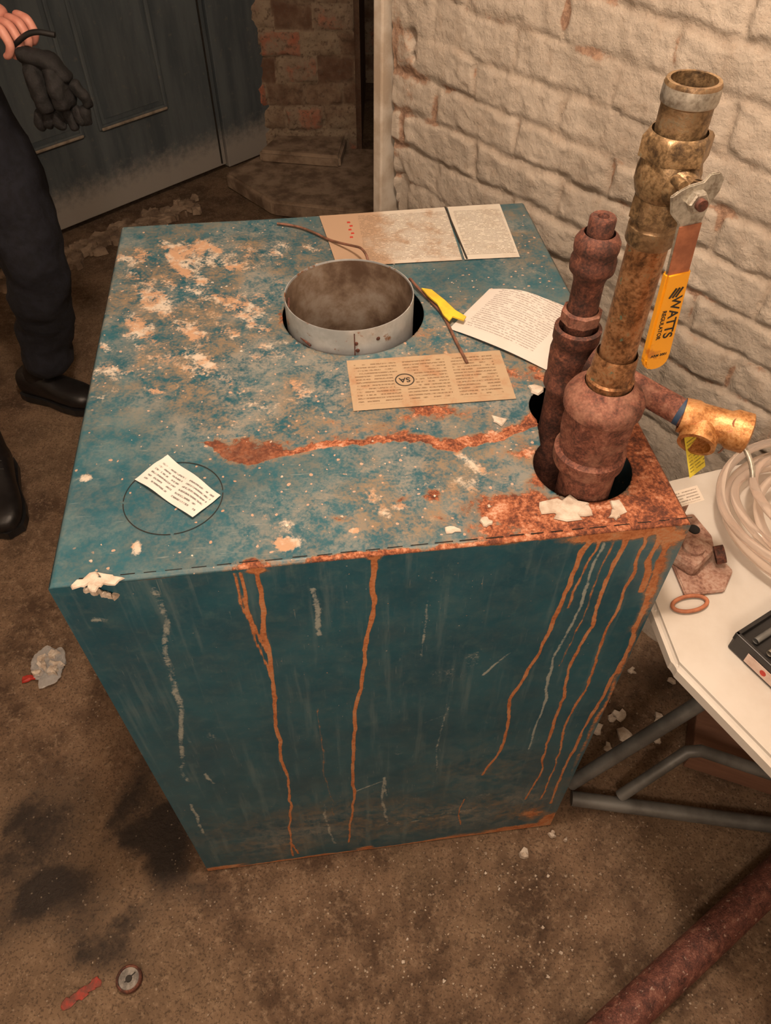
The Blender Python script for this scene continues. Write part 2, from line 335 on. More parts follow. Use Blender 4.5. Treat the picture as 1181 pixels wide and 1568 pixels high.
# ================================================================== BOILER
boiler=empty('boiler_cabinet',(BX,BY,0),YAW)
FC=(.350,.436); FR=.100
def hole_sdf(U,V):
    d1=np.hypot(U-FC[0],V-FC[1])-FR
    d2=np.hypot(U-.580,V-.098)-.056
    d3=np.hypot(U-.588,V-.200)-.043
    d4=seg_d(U,V,[(.572,.10),(.588,.20)])-.036
    return np.minimum(np.minimum(d1,d2),np.minimum(d3,d4))
def top_mask(U,V):
    n=fbm(U,V,14,5,1); n2=fbm(U,V,45,4,3); n3=fbm(U,V,28,5,6)
    Uw=U+(n3-.5)*.05; Vw=V+(n-.5)*.05
    R=blob(Uw,Vw,[(.60,.02,.17,.042,.80),(.49,.045,.08,.035,.55),(.67,.10,.045,.14,.75),(.65,.05,.04,.05,.85),(.65,.20,.05,.08,.55),(.20,.0,.03,.014,.6),(.42,.0,.05,.010,.5),
                (.30,.05,.02,.010,.36),(.405,.075,.012,.008,.45),(.36,.078,.02,.008,.36),(.44,.37,.03,.03,.3),(.56,.26,.06,.03,.40),(.44,.20,.10,.02,.36),(.52,.13,.03,.03,.42),(.255,.455,.008,.05,.4),(.53,.085,.03,.03,.42),(.35,.20,.15,.012,.28)])
    ku=[.140,.150,.165,.18,.204,.225,.253,.28,.31,.34,.37,.40,.42,.442,.455,.48,.50,.53,.56,.60]
    kb=[.192,.186,.170,.156,.146,.150,.158,.168,.165,.169,.166,.156,.149,.139,.146,.150,.153,.168,.180,.19]
    kw=[.000,.004,.018,.030,.040,.036,.026,.016,.010,.012,.012,.020,.032,.044,.040,.030,.028,.03,.03,.0]
    n5=vn(U,V,160,2)
    vb=np.interp(U,ku,kb)+(n3-.5)*.016+(n2-.5)*.012+(n5-.5)*.004; wd_=np.interp(U,ku,kw)*(.25+1.5*n)
    band=sst(-.003,.003,V-vb)*(1-sst(.25,1.25,(V-vb)/(wd_+1e-5)))*((U>.14)&(U<.6))
    brk=.60+.5*(fbm(U,V,22,3,7)-.5)
    R=np.maximum(R,np.clip(brk,.30,.75)*band)
    halo=.30*(1-sst(.0,.035,np.abs(V-vb-.012)))*((U>.16)&(U<.57))
    R=np.maximum(R,halo)
    R=np.maximum(R,.5*(1-sst(.0,.007,V-.002+(n-.5)*.014))*sst(.15,.3,U))
    R=np.where(R>.1,R+(n2-.5)*.40,R)
    st=fbm(U*1.0+V*.7,(V-U*.7)*.35,40,4,5)
    G=blob(Uw,Vw,[(.12,.635,.11,.045,.44),(.09,.58,.09,.07,.38),(.064,.50,.05,.10,.40),(.12,.54,.09,.09,.36),(.17,.60,.09,.08,.36),(.085,.29,.024,.014,.6),(.05,.42,.05,.06,.36),
       (.16,.42,.14,.09,.35),(.20,.50,.09,.10,.34),(.03,.45,.02,.05,.34),(.02,.29,.02,.012,.42),(.02,.62,.02,.02,.4),(.27,.62,.08,.05,.30),(.11,.34,.12,.06,.32),
       (.43,.09,.14,.07,.28),(.33,.07,.11,.06,.28),(.50,.36,.09,.06,.26),(.62,.47,.03,.06,.2),(.40,.25,.16,.06,.26),(.25,.25,.1,.05,.25)])
    G=G+(n2-.5)*.30*(G>.06)+.30*(st-.5)*2*(G>.08)-.03
    G=np.maximum(G,blob(U+(n2-.5)*.01,V,[(.239,.026,.018,.012,.72),(.02,.15,.010,.009,.5),(.365,.063,.015,.008,.5),(.31,.035,.008,.005,.55),(.085,.04,.006,.012,.6)]))
    B=blob(U,V,[(.13,.55,.18,.17,1),(.16,.34,.15,.10,1),(.216,.23,.12,.055,1),(.33,.05,.13,.06,.8),(.42,.26,.20,.11,1),(.50,.37,.11,.08,.9),(.52,.22,.10,.06,1),
       (.43,.09,.15,.08,.9),(.30,.30,.10,.10,.9),(.36,.60,.16,.06,.6),(.25,.47,.05,.1,.85),(.56,.30,.07,.07,.9),(.50,.12,.08,.07,.85),(.62,.60,.08,.15,.45)])
    B=B*(.60+.9*n)+.22
    return R,G,B
def top_pos(U,V):
    z=H+.0012*(fbm(U,V,5,2,2)-.5)*2
    edge=np.minimum(np.minimum(U,W-U),np.minimum(V,D-V)); z=z-.0035*(1-sst(0,.004,edge))
    return U,V,z
us=np.linspace(0,W,int(W/.0020)); vs=np.linspace(0,D,int(D/.0020))
top=grid('top_panel',us,vs,top_pos,top_mask,MT_TOP,boiler,hole_sdf)
sm=top.modifiers.new('th','SOLIDIFY'); sm.thickness=.0018; sm.offset=-1
def wig(pts,amp,seed):
    r=random.Random(seed); out=[]
    for (a,b),(c,d) in zip(pts[:-1],pts[1:]):
        n=max(2,int(abs(d-b)/.04))
        for i in range(n):
            t=i/n; out.append((a+(c-a)*t+(r.random()-.5)*amp*.7,b+(d-b)*t))
    out.append(pts[-1]); return out
def front_mask(U,V):
    n=fbm(U,V,12,5,2); n2=fbm(U,V,50,4,4); n3=fbm(U,V,16,3,1); R=np.zeros(U.shape)
    Uw=U+(n3-.5)*.010
    def drip(pts,w,s,amp=.006,seed=0):
        nonlocal R
        d=seg_d(Uw,V,wig([(a/1000,b/1000) for a,b in pts],amp,seed))
        ww=w*(.45+.9*n2)*(.7+.5*V/H)
        R=np.maximum(R,(s+.08)*(1-sst(ww*.4,ww*1.2,d)))
    drip([(205,918),(203,840),(199,753),(193,620),(187,484),(186,330),(166,97),(165,20)],.0034,.57,.004,1)
    drip([(187,912),(188,850),(193,790),(199,730)],.0026,.42,.003,2)
    drip([(181,912),(184,850),(190,770),(196,700),(197,640)],.0022,.34,.003,22)
    drip([(166,97),(176,30)],.004,.45,.004,3)
    drip([(327,919),(326,830),(315,728),(300,600),(291,454),(288,300),(272,55)],.0036,.57,.005,4)
    drip([(566,912),(556,890),(552,850),(546,711),(532,640),(520,560),(528,450),(518,360),(505,300)],.0036,.56,.005,5)
    drip([(574,912),(566,860),(560,780)],.0026,.38,.005,25)
    drip([(601,912),(600,860),(598,730),(590,640),(598,522),(600,400),(608,285),(600,160)],.0034,.50,.006,6)
    drip([(625,912),(628,840),(622,720),(628,600),(620,450),(632,300),(628,150)],.0030,.46,.006,7)
    drip([(653,900),(655,855),(665,654),(655,500),(652,350),(650,120)],.004,.48,.006,8)
    drip([(640,915),(642,860),(648,800)],.005,.5,.005,9)
    drip([(480,200),(478,120),(484,70)],.003,.42,.004,10)
    drip([(250,600),(246,400),(250,200)],.002,.24,.004,31)
    drip([(590,900),(583,760),(575,640)],.002,.30,.004,32)
    R=np.maximum(R,blob(Uw,V,[(.655,.90,.03,.03,.50),(.60,.912,.08,.012,.65),(.205,.913,.014,.006,.65),(.327,.915,.01,.006,.65),(.66,.02,.03,.06,.6),(.60,.01,.08,.018,.55),(.62,.08,.04,.05,.40),(.30,.012,.03,.014,.46),(.03,.01,.05,.012,.55),(.667,.5,.006,.35,.40),(.66,.8,.012,.1,.45),(.48,.0,.1,.02,.46),(.5,.15,.05,.012,.24)]))
    R=np.maximum(R,.46*(1-sst(.002,.012,V+(n-.5)*.02))); R=np.maximum(R,.40*(1-sst(.0,.006,(H-V)+(n-.5)*.01)))
    G=blob(Uw,V+(n-.5)*.02,[(.43,.66,.05,.02,.28),(.45,.14,.12,.010,.32),(.50,.5,.05,.01,.24),(.34,.3,.012,.05,.24),(.03,.86,.01,.008,.5),(.07,.55,.005,.01,.4),(.40,.12,.10,.006,.34),(.10,.56,.02,.02,.28),(.45,.68,.02,.03,.32),(.36,.42,.01,.04,.28),(.5,.2,.1,.05,.2),(.2,.2,.1,.05,.2)])
    for k,(p,w,s) in enumerate([([(103,901),(100,840),(86,777),(75,640)],.006,.34),([(75,640),(60,560),(42,458),(40,420)],.005,.34),([(578,900),(576,780),(562,660),(575,520),(570,380)],.003,.44),([(262,870),(262,780)],.005,.34),([(290,300),(340,330),(345,260)],.003,.32),([(400,520),(470,560)],.002,.28),([(500,690),(470,640)],.003,.34),([(430,560),(420,420),(425,330)],.003,.3),([(235,260),(238,120),(245,60)],.004,.32),([(340,340),(335,220),(345,120)],.004,.34),([(390,880),(385,700)],.003,.28),([(30,330),(25,200)],.004,.34),([(70,440),(78,400)],.004,.38)]):
        d=seg_d(Uw,V,wig([(a/1000,b/1000) for a,b in p],.004,40+k)); G=np.maximum(G,(s+.08)*(.6+.6*n)*(1-sst(w*.2,w*1.5,d)))
    G=G+(n2-.5)*.2*(G>.05)
    B=blob(U,V,[(.45,.13,.24,.08,.85),(.25,.17,.22,.10,.6),(.58,.13,.1,.1,.8),(.15,.10,.1,.09,.6),(.5,.30,.10,.10,.35)])*(.5+n)+.10
    return R,G,B
us=np.linspace(0,W,int(W/.0020)); vz=np.linspace(0,H-.003,int(H/.0025))
grid('front_panel',us,vz,lambda U,V:(U,.0015*(fbm(U,V,4,2,6)-.5)+0*U,V),front_mask,MT_FRONT,boiler)
def side_mask(U,V):
    n=fbm(U,V,12,4,5); R=.5*(1-sst(.002,.02,V+(n-.5)*.02))+blob(U,V,[(.02,.8,.02,.2,.4),(.1,.9,.05,.02,.5)]); return R,0.3*blob(U,V,[(.3,.5,.2,.2,1)]),.1+.4*n
vz2=np.linspace(0,H-.003,60); ds=np.linspace(0,D,60)
grid('side_panel_right',ds,vz2,lambda U,V:(W+0*U,U,V),side_mask,MT_FRONT,boiler)
grid('side_panel_left',ds,vz2,lambda U,V:(0*U,U,V),side_mask,MT_FRONT,boiler,flip=True)
grid('rear_panel',np.linspace(0,W,50),vz2,lambda U,V:(U,D+0*U,V),side_mask,MT_FRONT,boiler,flip=True)
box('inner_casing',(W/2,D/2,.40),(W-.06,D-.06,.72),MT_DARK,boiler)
# flue collar
lathe('flue_collar',[(.80,.086),(.951,.0875),(.954,.0882),(.954,.0893),(.951,.0897),(.80,.0885)],MT_GALV,boiler,96,loc=(.345,.433,0))
lathe('flue_collar_lining',[(.79,.0850),(.9525,.0868)],MT_GALVI,boiler,96,loc=(.345,.433,0))
for du,dz in ((.0,.938),(.034,.940),(.002,.927)):
    a=-math.pi/2+du*10
    lathe('collar_rivet',[(0,.0030),(.0012,.0026),(.0016,.001)],MT_RUSTD,boiler,12,loc=(.345+.0893*math.cos(a),.433+.0893*math.sin(a),dz-.004),rot=axis_rot((math.cos(a),math.sin(a),0)),close=True)
box('collar_seam',(.343,.433-.0896,.925),(.0014,.0012,.05),MT_RUSTD,boiler,bev=0)
# perforated fold along front edge
vsl=[];fsl=[]
x=.03
while x<W-.01:
    l=.012+random.random()*.008; z=H+.0006; b=len(vsl); y=.0056+random.random()*.0008; tk=.0009+.0005*random.random()
    vsl+=[(x,y,z),(x+l,y,z),(x+l,y+tk,z),(x,y+tk,z)]; fsl.append((b,b+1,b+2,b+3)); x+=l+.0065+random.random()*.004
mesh('perforation_slots',vsl,fsl,MT_DARK,boiler)
# knockout circle groove
vsl=[];fsl=[]
N=96
for i in range(N):
    a=2*math.pi*i/N
    for r in (.0534,.0545): vsl.append((.118+r*math.cos(a),.107+r*math.sin(a),H+.0016))
for i in range(N):
    if i%24<1: continue
    j=(i+1)%N; fsl.append((2*i,2*i+1,2*j+1,2*j))
mesh('knockout_groove',vsl,fsl,simple('groove_shade',(.008,.012,.013),(.015,.010,.007),40),boiler)
# labels -------------------------------------------------------
def quadlabel(name,c,mat,parent,z,n=14,curl=None,noise=.0005,seed=1):
    BL,BR,TR,TL=[np.array(p,float) for p in c]
    ang=math.atan2(*(BR-BL)[::-1]); w=np.linalg.norm(BR-BL); h=np.linalg.norm(TL-BL)
    R=np.array([[math.cos(ang),math.sin(ang)],[-math.sin(ang),math.cos(ang)]])
    vs=[];fs=[]
    for i in range(n+1):
        for j in range(n+1):
            s,t=i/n,j/n; p=(BL*(1-s)+BR*s)*(1-t)+(TL*(1-s)+TR*s)*t; q=R@(p-BL)
            zz=0.0004+ (curl(s,t) if curl else 0)+noise*float(vn(s,t,4,seed))
            vs.append((q[0],q[1],zz))
    for i in range(n):
        for j in range(n): a=i*(n+1)+j; fs.append((a,a+n+1,a+n+2,a+1))
    return mesh(name,vs,fs,mat,parent,True,(BL[0],BL[1],z),(0,0,ang)),w,h
P1=paper('warning_label_paper',(.50,.46,.40),(.33,.20,.115),(.10,.08,.06),.0042,(.22,.97),(.06,.93),1,.8,.2,.168,.7,leftstain=.11)
P1b=paper('warning_label_paper_b',(.52,.49,.43),(.38,.30,.22),(.10,.08,.06),.0042,(.06,.93),(.08,.92),1,.35,.09,.168,.7)
quadlabel('warning_label',[(.338,.557),(.530,.553),(.534,.722),(.322,.718)],P1,boiler,H+.0012)
quadlabel('warning_label_side',[(.534,.553),(.620,.550),(.628,.722),(.538,.722)],P1b,boiler,H+.0012)
box('label_divider',(.536,.638,H+.0022),(.003,.168,.0008),MT_INK,boiler,rz=.02,bev=0)
for i in range(5): box('label_red_mark',(.368+.003*(i%2),.69-.012*i,H+.0021),(.005,.004,.0004),MT_RED,boiler,bev=0)
P2=paper('brown_label_paper',(.38,.285,.185),(.33,.18,.10),(.10,.055,.03),.0062,(.03,.99),(.10,.92),3,.85,.2,.1,.70)
quadlabel('rating_label',[(.329,.224),(.533,.222),(.535,.322),(.330,.325)],P2,boiler,H+.0012)
box('rating_emblem_plate',(.400,.275,H+.0022),(.028,.028,.0006),simple('label_brown',(.38,.28,.18),(.34,.24,.15)),boiler,bev=0)
lathe('rating_emblem',[(0,.0125),(.0005,.0125),(.0005,.0110),(0,.0110)],MT_INK,boiler,40,loc=(.400,.275,H+.0024))
def text(name,s,size,mat,parent,loc,rot,ext=.0002,align='CENTER'):
    cu=bpy.data.curves.new(name,'FONT'); cu.body=s; cu.size=size; cu.extrude=ext; cu.align_x=align; cu.align_y='CENTER'; cu.materials.append(mat); cu.offset=size*.012
    o=bpy.data.objects.new(name,cu); o.location=loc; o.rotation_euler=rot; return link(o,parent)
text('rating_emblem_text','SA',.013,MT_INK,boiler,(.400,.275,H+.0028),(0,0,math.pi))
P3=paper('leaflet_paper',(.56,.53,.50),(.48,.40,.34),(.14,.11,.10),.0046,(.10,.92),(.12,.93),1,.2,.13,.14,.6)
quadlabel('instruction_leaflet',[(.477,.378),(.586,.272),(.646,.395),(.552,.462)],P3,boiler,H+.0015,18,lambda s,t:.012*math.sin(math.pi*s)*(.3+.7*t)+.020*max(0,s-.7)*t+.004*t)
P4=paper('tag_paper',(.60,.58,.55),(.50,.44,.38),(.06,.05,.05),.0055,(.06,.94),(.12,.88),2,.15,.1,.045,.8)
quadlabel('printed_tag',[(.074,.138),(.141,.071),(.170,.101),(.109,.171)],P4,boiler,H+.0018,12,lambda s,t:.003*math.sin(5*s+2*t)**2,.002)
def bl(pts): return [(u/1000,v/1000,z) for u,v,z in pts]
tube('thermocouple_wire',bl([(252,699,H+.003),(280,690,H+.003),(309,664,H+.003),(335,630,H+.004),(365,592,H+.015),(378,560,H+.028),(385,530,H+.02),(386,520,H-.02)]),.0019,MT_WIRE,boiler)
tube('thermocouple_wire_end',bl([(436,500,H-.02),(438,502,H+.012),(445,485,H+.008),(460,450,H+.005),(475,410,H+.004),(480,350,H+.003),(486,298,H+.003)]),.0021,MT_WIRE,boiler)
pl=[(.452,.466),(.466,.462),(.480,.432),(.490,.405),(.502,.388),(.497,.380),(.484,.392),(.478,.385),(.472,.400),(.468,.425),(.458,.446)]
bm=bmesh.new(); vv=[bm.verts.new((x,y,H+.008+.003*math.sin(60*x+40*y))) for x,y in pl]; f=bm.faces.new(vv); r=bmesh.ops.extrude_face_region(bm,geom=[f])
for v in r['geom']:
    if isinstance(v,bmesh.types.BMVert): v.co.z+=.0022
bmesh.ops.recalc_face_normals(bm,faces=bm.faces); bmobj('yellow_wire_tag',bm,MT_YTAG,boiler)
tube('collar_bead_wire',bl([(262,452,H+.02),(258,430,H+.01),(262,400,H+.004),(285,362,H+.003)]),.0016,MT_RUSTD,boiler)
def chip(bm,x,y,z,r,h,sd,asp=1,rz=0):
    rr=random.Random(sd); n=rr.randint(7,11); vb=[];vt=[]
    for i in range(n):
        a=2*math.pi*i/n; q=r*(.5+.85*rr.random()); px=q*math.cos(a)*asp; py=q*math.sin(a)
        X=x+px*math.cos(rz)-py*math.sin(rz); Y=y+px*math.sin(rz)+py*math.cos(rz)
        vb.append(bm.verts.new((X,Y,z))); vt.append(bm.verts.new((X+ (x-X)*.12,Y+(y-Y)*.12,z+h*(.6+.6*rr.random()))))
    ct=bm.verts.new((x,y,z+h*1.1))
    for i in range(n):
        j=(i+1)%n; bm.faces.new((vb[i],vb[j],vt[j],vt[i])); bm.faces.new((vt[i],vt[j],ct))
bm=bmesh.new()
for k,(u,v,r,h,a) in enumerate([(.532,.041,.014,.0015,1.4),(.552,.040,.014,.002,1.3),(.542,.029,.011,.0018,1.6),(.560,.030,.008,.002,1.2),(.598,.034,.012,.002,.8),(.592,.020,.007,.002,1.0),(.452,.028,.007,.002,.9),(.501,.186,.009,.002,1),(.562,.238,.010,.003,1.3),(.415,.022,.006,.001,1.3),(.30,.055,.002,.001,1),(.24,.05,.002,.001,1),(.46,.05,.002,.001,1)]):
    chip(bm,u,v,H+.0008,r,h,k,a)
for k in range(150):
    u=random.random()*.6+.03; v=random.random()*.68+.02
    if hole_sdf(np.array([u]),np.array([v]))[0]<.01: continue
    chip(bm,u,v,H+.0006,.0005+.0015*random.random()**3,.0007,100+k)
bmobj('plaster_crumbs',bm,MT_PLAS,boiler)
bm=bmesh.new()
for k in range(6): chip(bm,.034+.006*k,.0005+.003*math.sin(k*2),H+.001,.005,.002,200+k,2.2,rz=.5+k*.5)
for k in range(5): chip(bm,.040+.005*k,-.0035,H-.008-.004*k,.0035,.005,300+k,1.5)
bmobj('torn_tape',bm,MT_PLAS,boiler)

# ================================================================== PIPES
bp_=empty('supply_pipe_with_ball_valve',(.221,.592,0))
lathe('riser',[(.79,.030),(.953,.030)],MT_RUST,bp_,48,loc=(.004,0,0))
lathe('reducer',[(.950,.030),(.951,.0365),(.956,.0385),(.969,.0385),(.973,.0340),(.984,.0355),(1.0,.038),(1.018,.0385),(1.026,.0365),(1.030,.040),(1.040,.0405),(1.047,.037),(1.054,.029),(1.060,.024)],MT_RUST,bp_,64,ngon={5:8,6:8,7:8},wob=.002)
lathe('coupling',[(1.054,.0225),(1.066,.0235),(1.068,.0215),(1.092,.0205),(1.095,.0195)],MT_CU,bp_,48)
lathe('copper_riser',[(1.09,.0172),(1.232,.0172)],MT_CU,bp_,48)
lathe('valve_lower_hex',[(1.208,.0185),(1.211,.0205),(1.224,.0205),(1.226,.0188),(1.230,.0188),(1.231,.0225),(1.246,.0225),(1.249,.021)],MT_BRASS,bp_,48,ngon={5:8,6:8})
lathe('valve_body',[(1.246,.019),(1.252,.0225),(1.260,.0250),(1.270,.0250),(1.278,.023),(1.283,.0205)],MT_BRASS,bp_,48)
lathe('valve_upper_hex',[(1.278,.021),(1.280,.0275),(1.295,.0275),(1.298,.025),(1.299,.0210)],MT_BRASS,bp_,48,ngon={1:6,2:6,3:6})
lathe('nipple',[(1.297,.0192),(1.318,.0192),(1.319,.0205),(1.332,.0205),(1.334,.0196),(1.334,.0168),(1.25,.0165)],MT_BRASS,bp_,48)
lathe('nipple_collar',[(1.319,.0204),(1.321,.0210),(1.328,.0210),(1.331,.0207)],MT_STEEL,bp_,48)
e=Vector((.27,-.96,0)).normalized(); hub=Vector((.011,-.038,1.264)); base=Vector((0,0,1.264))
rot=axis_rot(e)
lathe('stem_boss',[(0,.017),(.022,.0155),(.026,.013),(.034,.0125)],MT_BRASS,bp_,32,loc=base,rot=rot)
lathe('packing_nut',[(.028,.0135),(.037,.0135)],MT_BRASS,bp_,30,loc=base,rot=rot,ngon={0:6,1:6},close=True,smooth=False)
rz_h=math.atan2(e.x,-e.y)
hd=empty('lever',hub,0); hd.parent=bp_; hd.rotation_euler=(0,-.07,rz_h)
def plate(name,outline,t,mat,parent,y0=0,bev=.0008):
    bm=bmesh.new(); vs=[bm.verts.new((x,y0,z)) for x,z in outline]; f=bm.faces.new(vs)
    r=bmesh.ops.extrude_face_region(bm,geom=[f]); 
    for v in r['geom']:
        if isinstance(v,bmesh.types.BMVert): v.co.y+=t
    bmesh.ops.recalc_face_normals(bm,faces=bm.faces)
    if bev: bmesh.ops.bevel(bm,geom=bm.edges[:],offset=bev,segments=2,affect='EDGES')
    return bmobj(name,bm,mat,parent)
plate('lever_plate',[(-.021,.006),(-.018,-.008),(-.009,-.018),(-.009,-.075),(.011,-.075),(.011,-.02),(.014,-.008),(.020,.003),(.021,.012),(.016,.018),(.008,.018),(.004,.013),(-.008,.012),(-.014,.010)],.0028,MT_STEEL,hd,-.0014)
plate('lever_rust_face',[(-.0085,-.020),(-.0085,-.074),(.0105,-.074),(.0105,-.02)],.001,MT_ORNG,hd,-.0026,.0002)
lathe('stem_nut',[(0,.0085),(.006,.0085),(.007,.007)],MT_STEEL,hd,24,loc=(0,-.001,0),rot=(math.pi/2,0,0),ngon={0:6,1:6,2:6},close=True,smooth=False)
lathe('stem_tip',[(0,.0045),(.011,.0045)],MT_RUSTD,hd,20,loc=(0,-.001,0),rot=(math.pi/2,0,0),close=True)
lathe('stop_pin',[(0,.004),(.012,.004)],MT_BRASS,hd,16,loc=(-.012,.012,.012),rot=(math.pi/2,0,0),close=True)
sl=[(-.0100,-.060),(-.0115,-.148)]+[(.001+.0125*math.cos(math.pi*(1+i/8)),-.149+.0115*math.sin(math.pi*(1+i/8))) for i in range(1,8)]+[(.0135,-.148),(.0120,-.060)]
plate('lever_sleeve',sl,.0085,MT_YEL,hd,-.0045,.002)
text('sleeve_lettering','WATTS',.0125,MT_INK,hd,(.004,-.0047,-.104),(math.pi/2,math.pi/2,0))
text('sleeve_lettering_small','REGULATOR',.0052,MT_INK,hd,(-.0045,-.0047,-.110),(math.pi/2,math.pi/2,0))
text('sleeve_lettering_code','ARM 2001',.0036,MT_INK,hd,(.001,-.0047,-.143),(math.pi/2,0,0))
for i in range(3): box('sleeve_logo',(.001+.003*i-.002,-.0048,-.079),(.0018,.0003,.010),MT_INK,hd,bev=0,rot=(0,.5,0))
# small pipe
sx,sy,_=LW(.583,.200)
sp_=empty('return_pipe_stub',(sx,sy,0))
lathe('lower_pipe',[(.79,.0215),(.965,.0215)],MT_RUSTD,sp_,40)
lathe('tee_body',[(.955,.022),(.958,.0265),(.968,.0265),(.972,.0245),(.990,.026),(1.008,.0265),(1.020,.0245),(1.024,.0265),(1.038,.0265),(1.040,.022)],MT_RUSTD,sp_,40,wob=.004)
lathe('upper_pipe',[(1.035,.0165),(1.105,.0165)],MT_RUSTD,sp_,40)
lathe('union_ring',[(1.046,.017),(1.048,.0225),(1.060,.0225),(1.062,.0175)],MT_RUST,sp_,40,ngon={1:8,2:8})
lathe('cap_bell',[(1.088,.0165),(1.096,.0165),(1.104,.0185),(1.110,.0235),(1.114,.0240),(1.122,.0240),(1.127,.0220),(1.134,.0235),(1.142,.0235),(1.148,.020),(1.151,.016)],MT_RUSTD,sp_,40,wob=.004)
lathe('cap_plug',[(1.150,.0135),(1.166,.0135),(1.168,.012),(1.168,.006),(1.162,.004)],MT_RUSTD,sp_,40)
A=Vector((.020,-.013,1.0)); B=Vector((.333-sx,.624-sy,.985)); dd=(B-A).normalized()
L=(B-A).length
lathe('branch_socket',[(0,.024),(.012,.024),(.014,.0265),(.028,.0265),(.030,.017)],MT_RUSTD,sp_,32,loc=A,rot=axis_rot(dd))
lathe('branch_pipe',[(.02,.0150),(L,.0150)],MT_RUST,sp_,32,loc=A,rot=axis_rot(dd))
dt=Vector((.92,-.38,-.04)).normalized()
lathe('blue_tape_band',[(L-.014,.0154),(L-.008,.0154)],simple('blue_tape',(.03,.07,.14),(.02,.04,.08)),sp_,32,loc=A,rot=axis_rot(dd))
lathe('brass_tee',[(-.010,.0155),(-.010,.0195),(.004,.0205),(.009,.0188),(.038,.0188),(.044,.0222),(.060,.0222),(.062,.018),(.062,.012),(.048,.012)],MT_BRASSB,sp_,40,loc=B,rot=axis_rot(dt),wob=.004)
pd=Vector((-.42,-.80,-.32)).normalized(); PB=B+dt*.015
lathe('tee_port',[(0,.0165),(.018,.0170),(.019,.0200),(.031,.0200),(.0315,.0155),(.006,.0150),(.005,.001)],MT_BRASSB,sp_,40,loc=PB,rot=axis_rot(pd))
lathe('relief_cap',[(0,.011),(.018,.011),(.020,.009)],MT_ORNG,sp_,24,loc=B+dt*.048,rot=axis_rot((-.1,-.5,.85)),close=True)
tube('test_lever',[B+dt*.050+Vector(q) for q in ((0,-.012,-.005),(.012,-.026,-.012),(.014,-.040,-.030))],.0028,MT_STEEL,sp_)
ytm=paper('yellow_tag_paper',(.70,.58,.06),(.56,.39,.08),(.08,.06,.03),.004,(.08,.92),(.08,.92),1,.3,.035,.06,.7)
mesh('relief_tag',[(0,0,0),(.030,0,0),(.030,.050,.010),(0,.050,.010)],[(0,1,2,3)],ytm,sp_,loc=(.338-sx,.585-sy,.930),rot=(.9,0,.7))
tube('tag_tie',[(.37-sx,.605-sy,.972),(.372-sx,.598-sy,.968),(.366-sx,.600-sy,.955)],.001,MT_WIRE,sp_)

# ================================================================== ROOM
def fmask(X,Y):
    n=fbm(X,Y,9,5,2); Xw=X+(n-.5)*.16; Yw=Y+(fbm(X,Y,12,4,5)-.5)*.14
    R=blob(Xw,Yw,[(-.62,.40,.10,.10,.8),(-.52,.34,.12,.06,.65),(-.68,.52,.12,.16,.65),(-.42,.50,.06,.14,.85),(-.36,.40,.10,.05,.55),(-.70,.42,.25,.16,.55),(-.50,.62,.08,.2,.6),(-.45,.8,.05,.25,.4),(-1.3,1.6,.3,.3,.3),(.7,.9,.25,.25,.4)])*(.55+.8*n)  # dark floor stains, plus shadow painted along the cabinet's left edge
    G=blob(X,Y,[(.1,.35,.35,.25,.9),(.5,.3,.4,.3,.8),(-.2,.36,.2,.1,.7)])
    return R,G,0*X
xs=np.linspace(-2.4,2.4,260); ys=np.linspace(-1.3,4.6,300)
grid('floor',xs,ys,lambda X,Y:(X,Y,-.004+.006*(fbm(X,Y,4,3,1)-.5)-.002),fmask,MT_FLOOR)
wd=Vector((.65,-.76,0)).normalized(); wn=Vector((wd.y,-wd.x,0)).normalized()
E0=Vector((.017,1.691,0))
def brick(name,org,dr,nr,ss,zs,mat,amp=1.0,hole=None,seed=0,parent=None,flip=False,bh=.070,blen=.212):
    def calc(s,z):
        zz=z+.011*(fbm(s,z,3,2,seed)-.5)*2+.007*(vn(s,z,14,seed+1)-.5)+.004*(vn(s,z,45,seed+6)-.5); ss_=s+.014*(vn(s,z,11,seed+2)-.5)+.004*(vn(s,z,50,seed+3)-.5)
        row=np.floor(zz/bh); off=(row%2)*.106+.034*np.sin(row*12.9898)
        cl=np.floor((ss_+off)/blen); fx=((ss_+off)/blen-cl)*blen; fz=(zz/bh-row)*bh
        m=np.minimum(np.minimum(fx,blen-fx)*1.1,np.minimum(fz,bh-fz)); wv=fbm(s,z,10,3,seed+5)
        mm=sst(.0,.006+.014*wv,m+.008*(vn(s,z,40,seed+3)-.5))
        fill=sst(.30,.62,fbm(s,z,6,3,seed+7)); mm=1-(1-mm)*(.30+.70*fill)
        rd=TAB[3][(row.astype(int)*7+seed)&255,(cl.astype(int)*13)&255]; rd2=TAB[4][(row.astype(int)*5+seed)&255,(cl.astype(int)*3)&255]
        h=amp*(.0050*mm*(.6+.8*wv)+.0050*(rd-.5)*mm+.003*(rd2-.5)*(fz/bh-.5)*2+.0068*(fbm(s,z,8,4,seed+4)-.5)+.0058*(fbm(s,z,45,4,seed+5)-.5))
        if hole is not None: h=h-hole(s,z)*.05
        return h,mm,rd
    def pos(s,z):
        h,_,_=calc(s,z); return org.x+dr.x*s+nr.x*h, org.y+dr.y*s+nr.y*h, z
    def mask(s,z):
        h,mm,rd=calc(s,z); n=fbm(s,z,7,4,seed+2)
        R=1-mm
        if mat is MT_WALL:
            G=.40*sst(.54,.70,n)*(.25+.75*(1-mm))+.30*(1-sst(.0,.25,s))*n+.30*(1-mm)*sst(.5,.7,fbm(s,z,13,3,6))+.25*sst(.62,.8,rd)*(1-mm)
            B=(hole(s,z) if hole is not None else 0)+0*s
        else: G=rd; B=0*s
        return R,G,B
    return grid(name,ss,zs,pos,mask,mat,parent,None,flip)
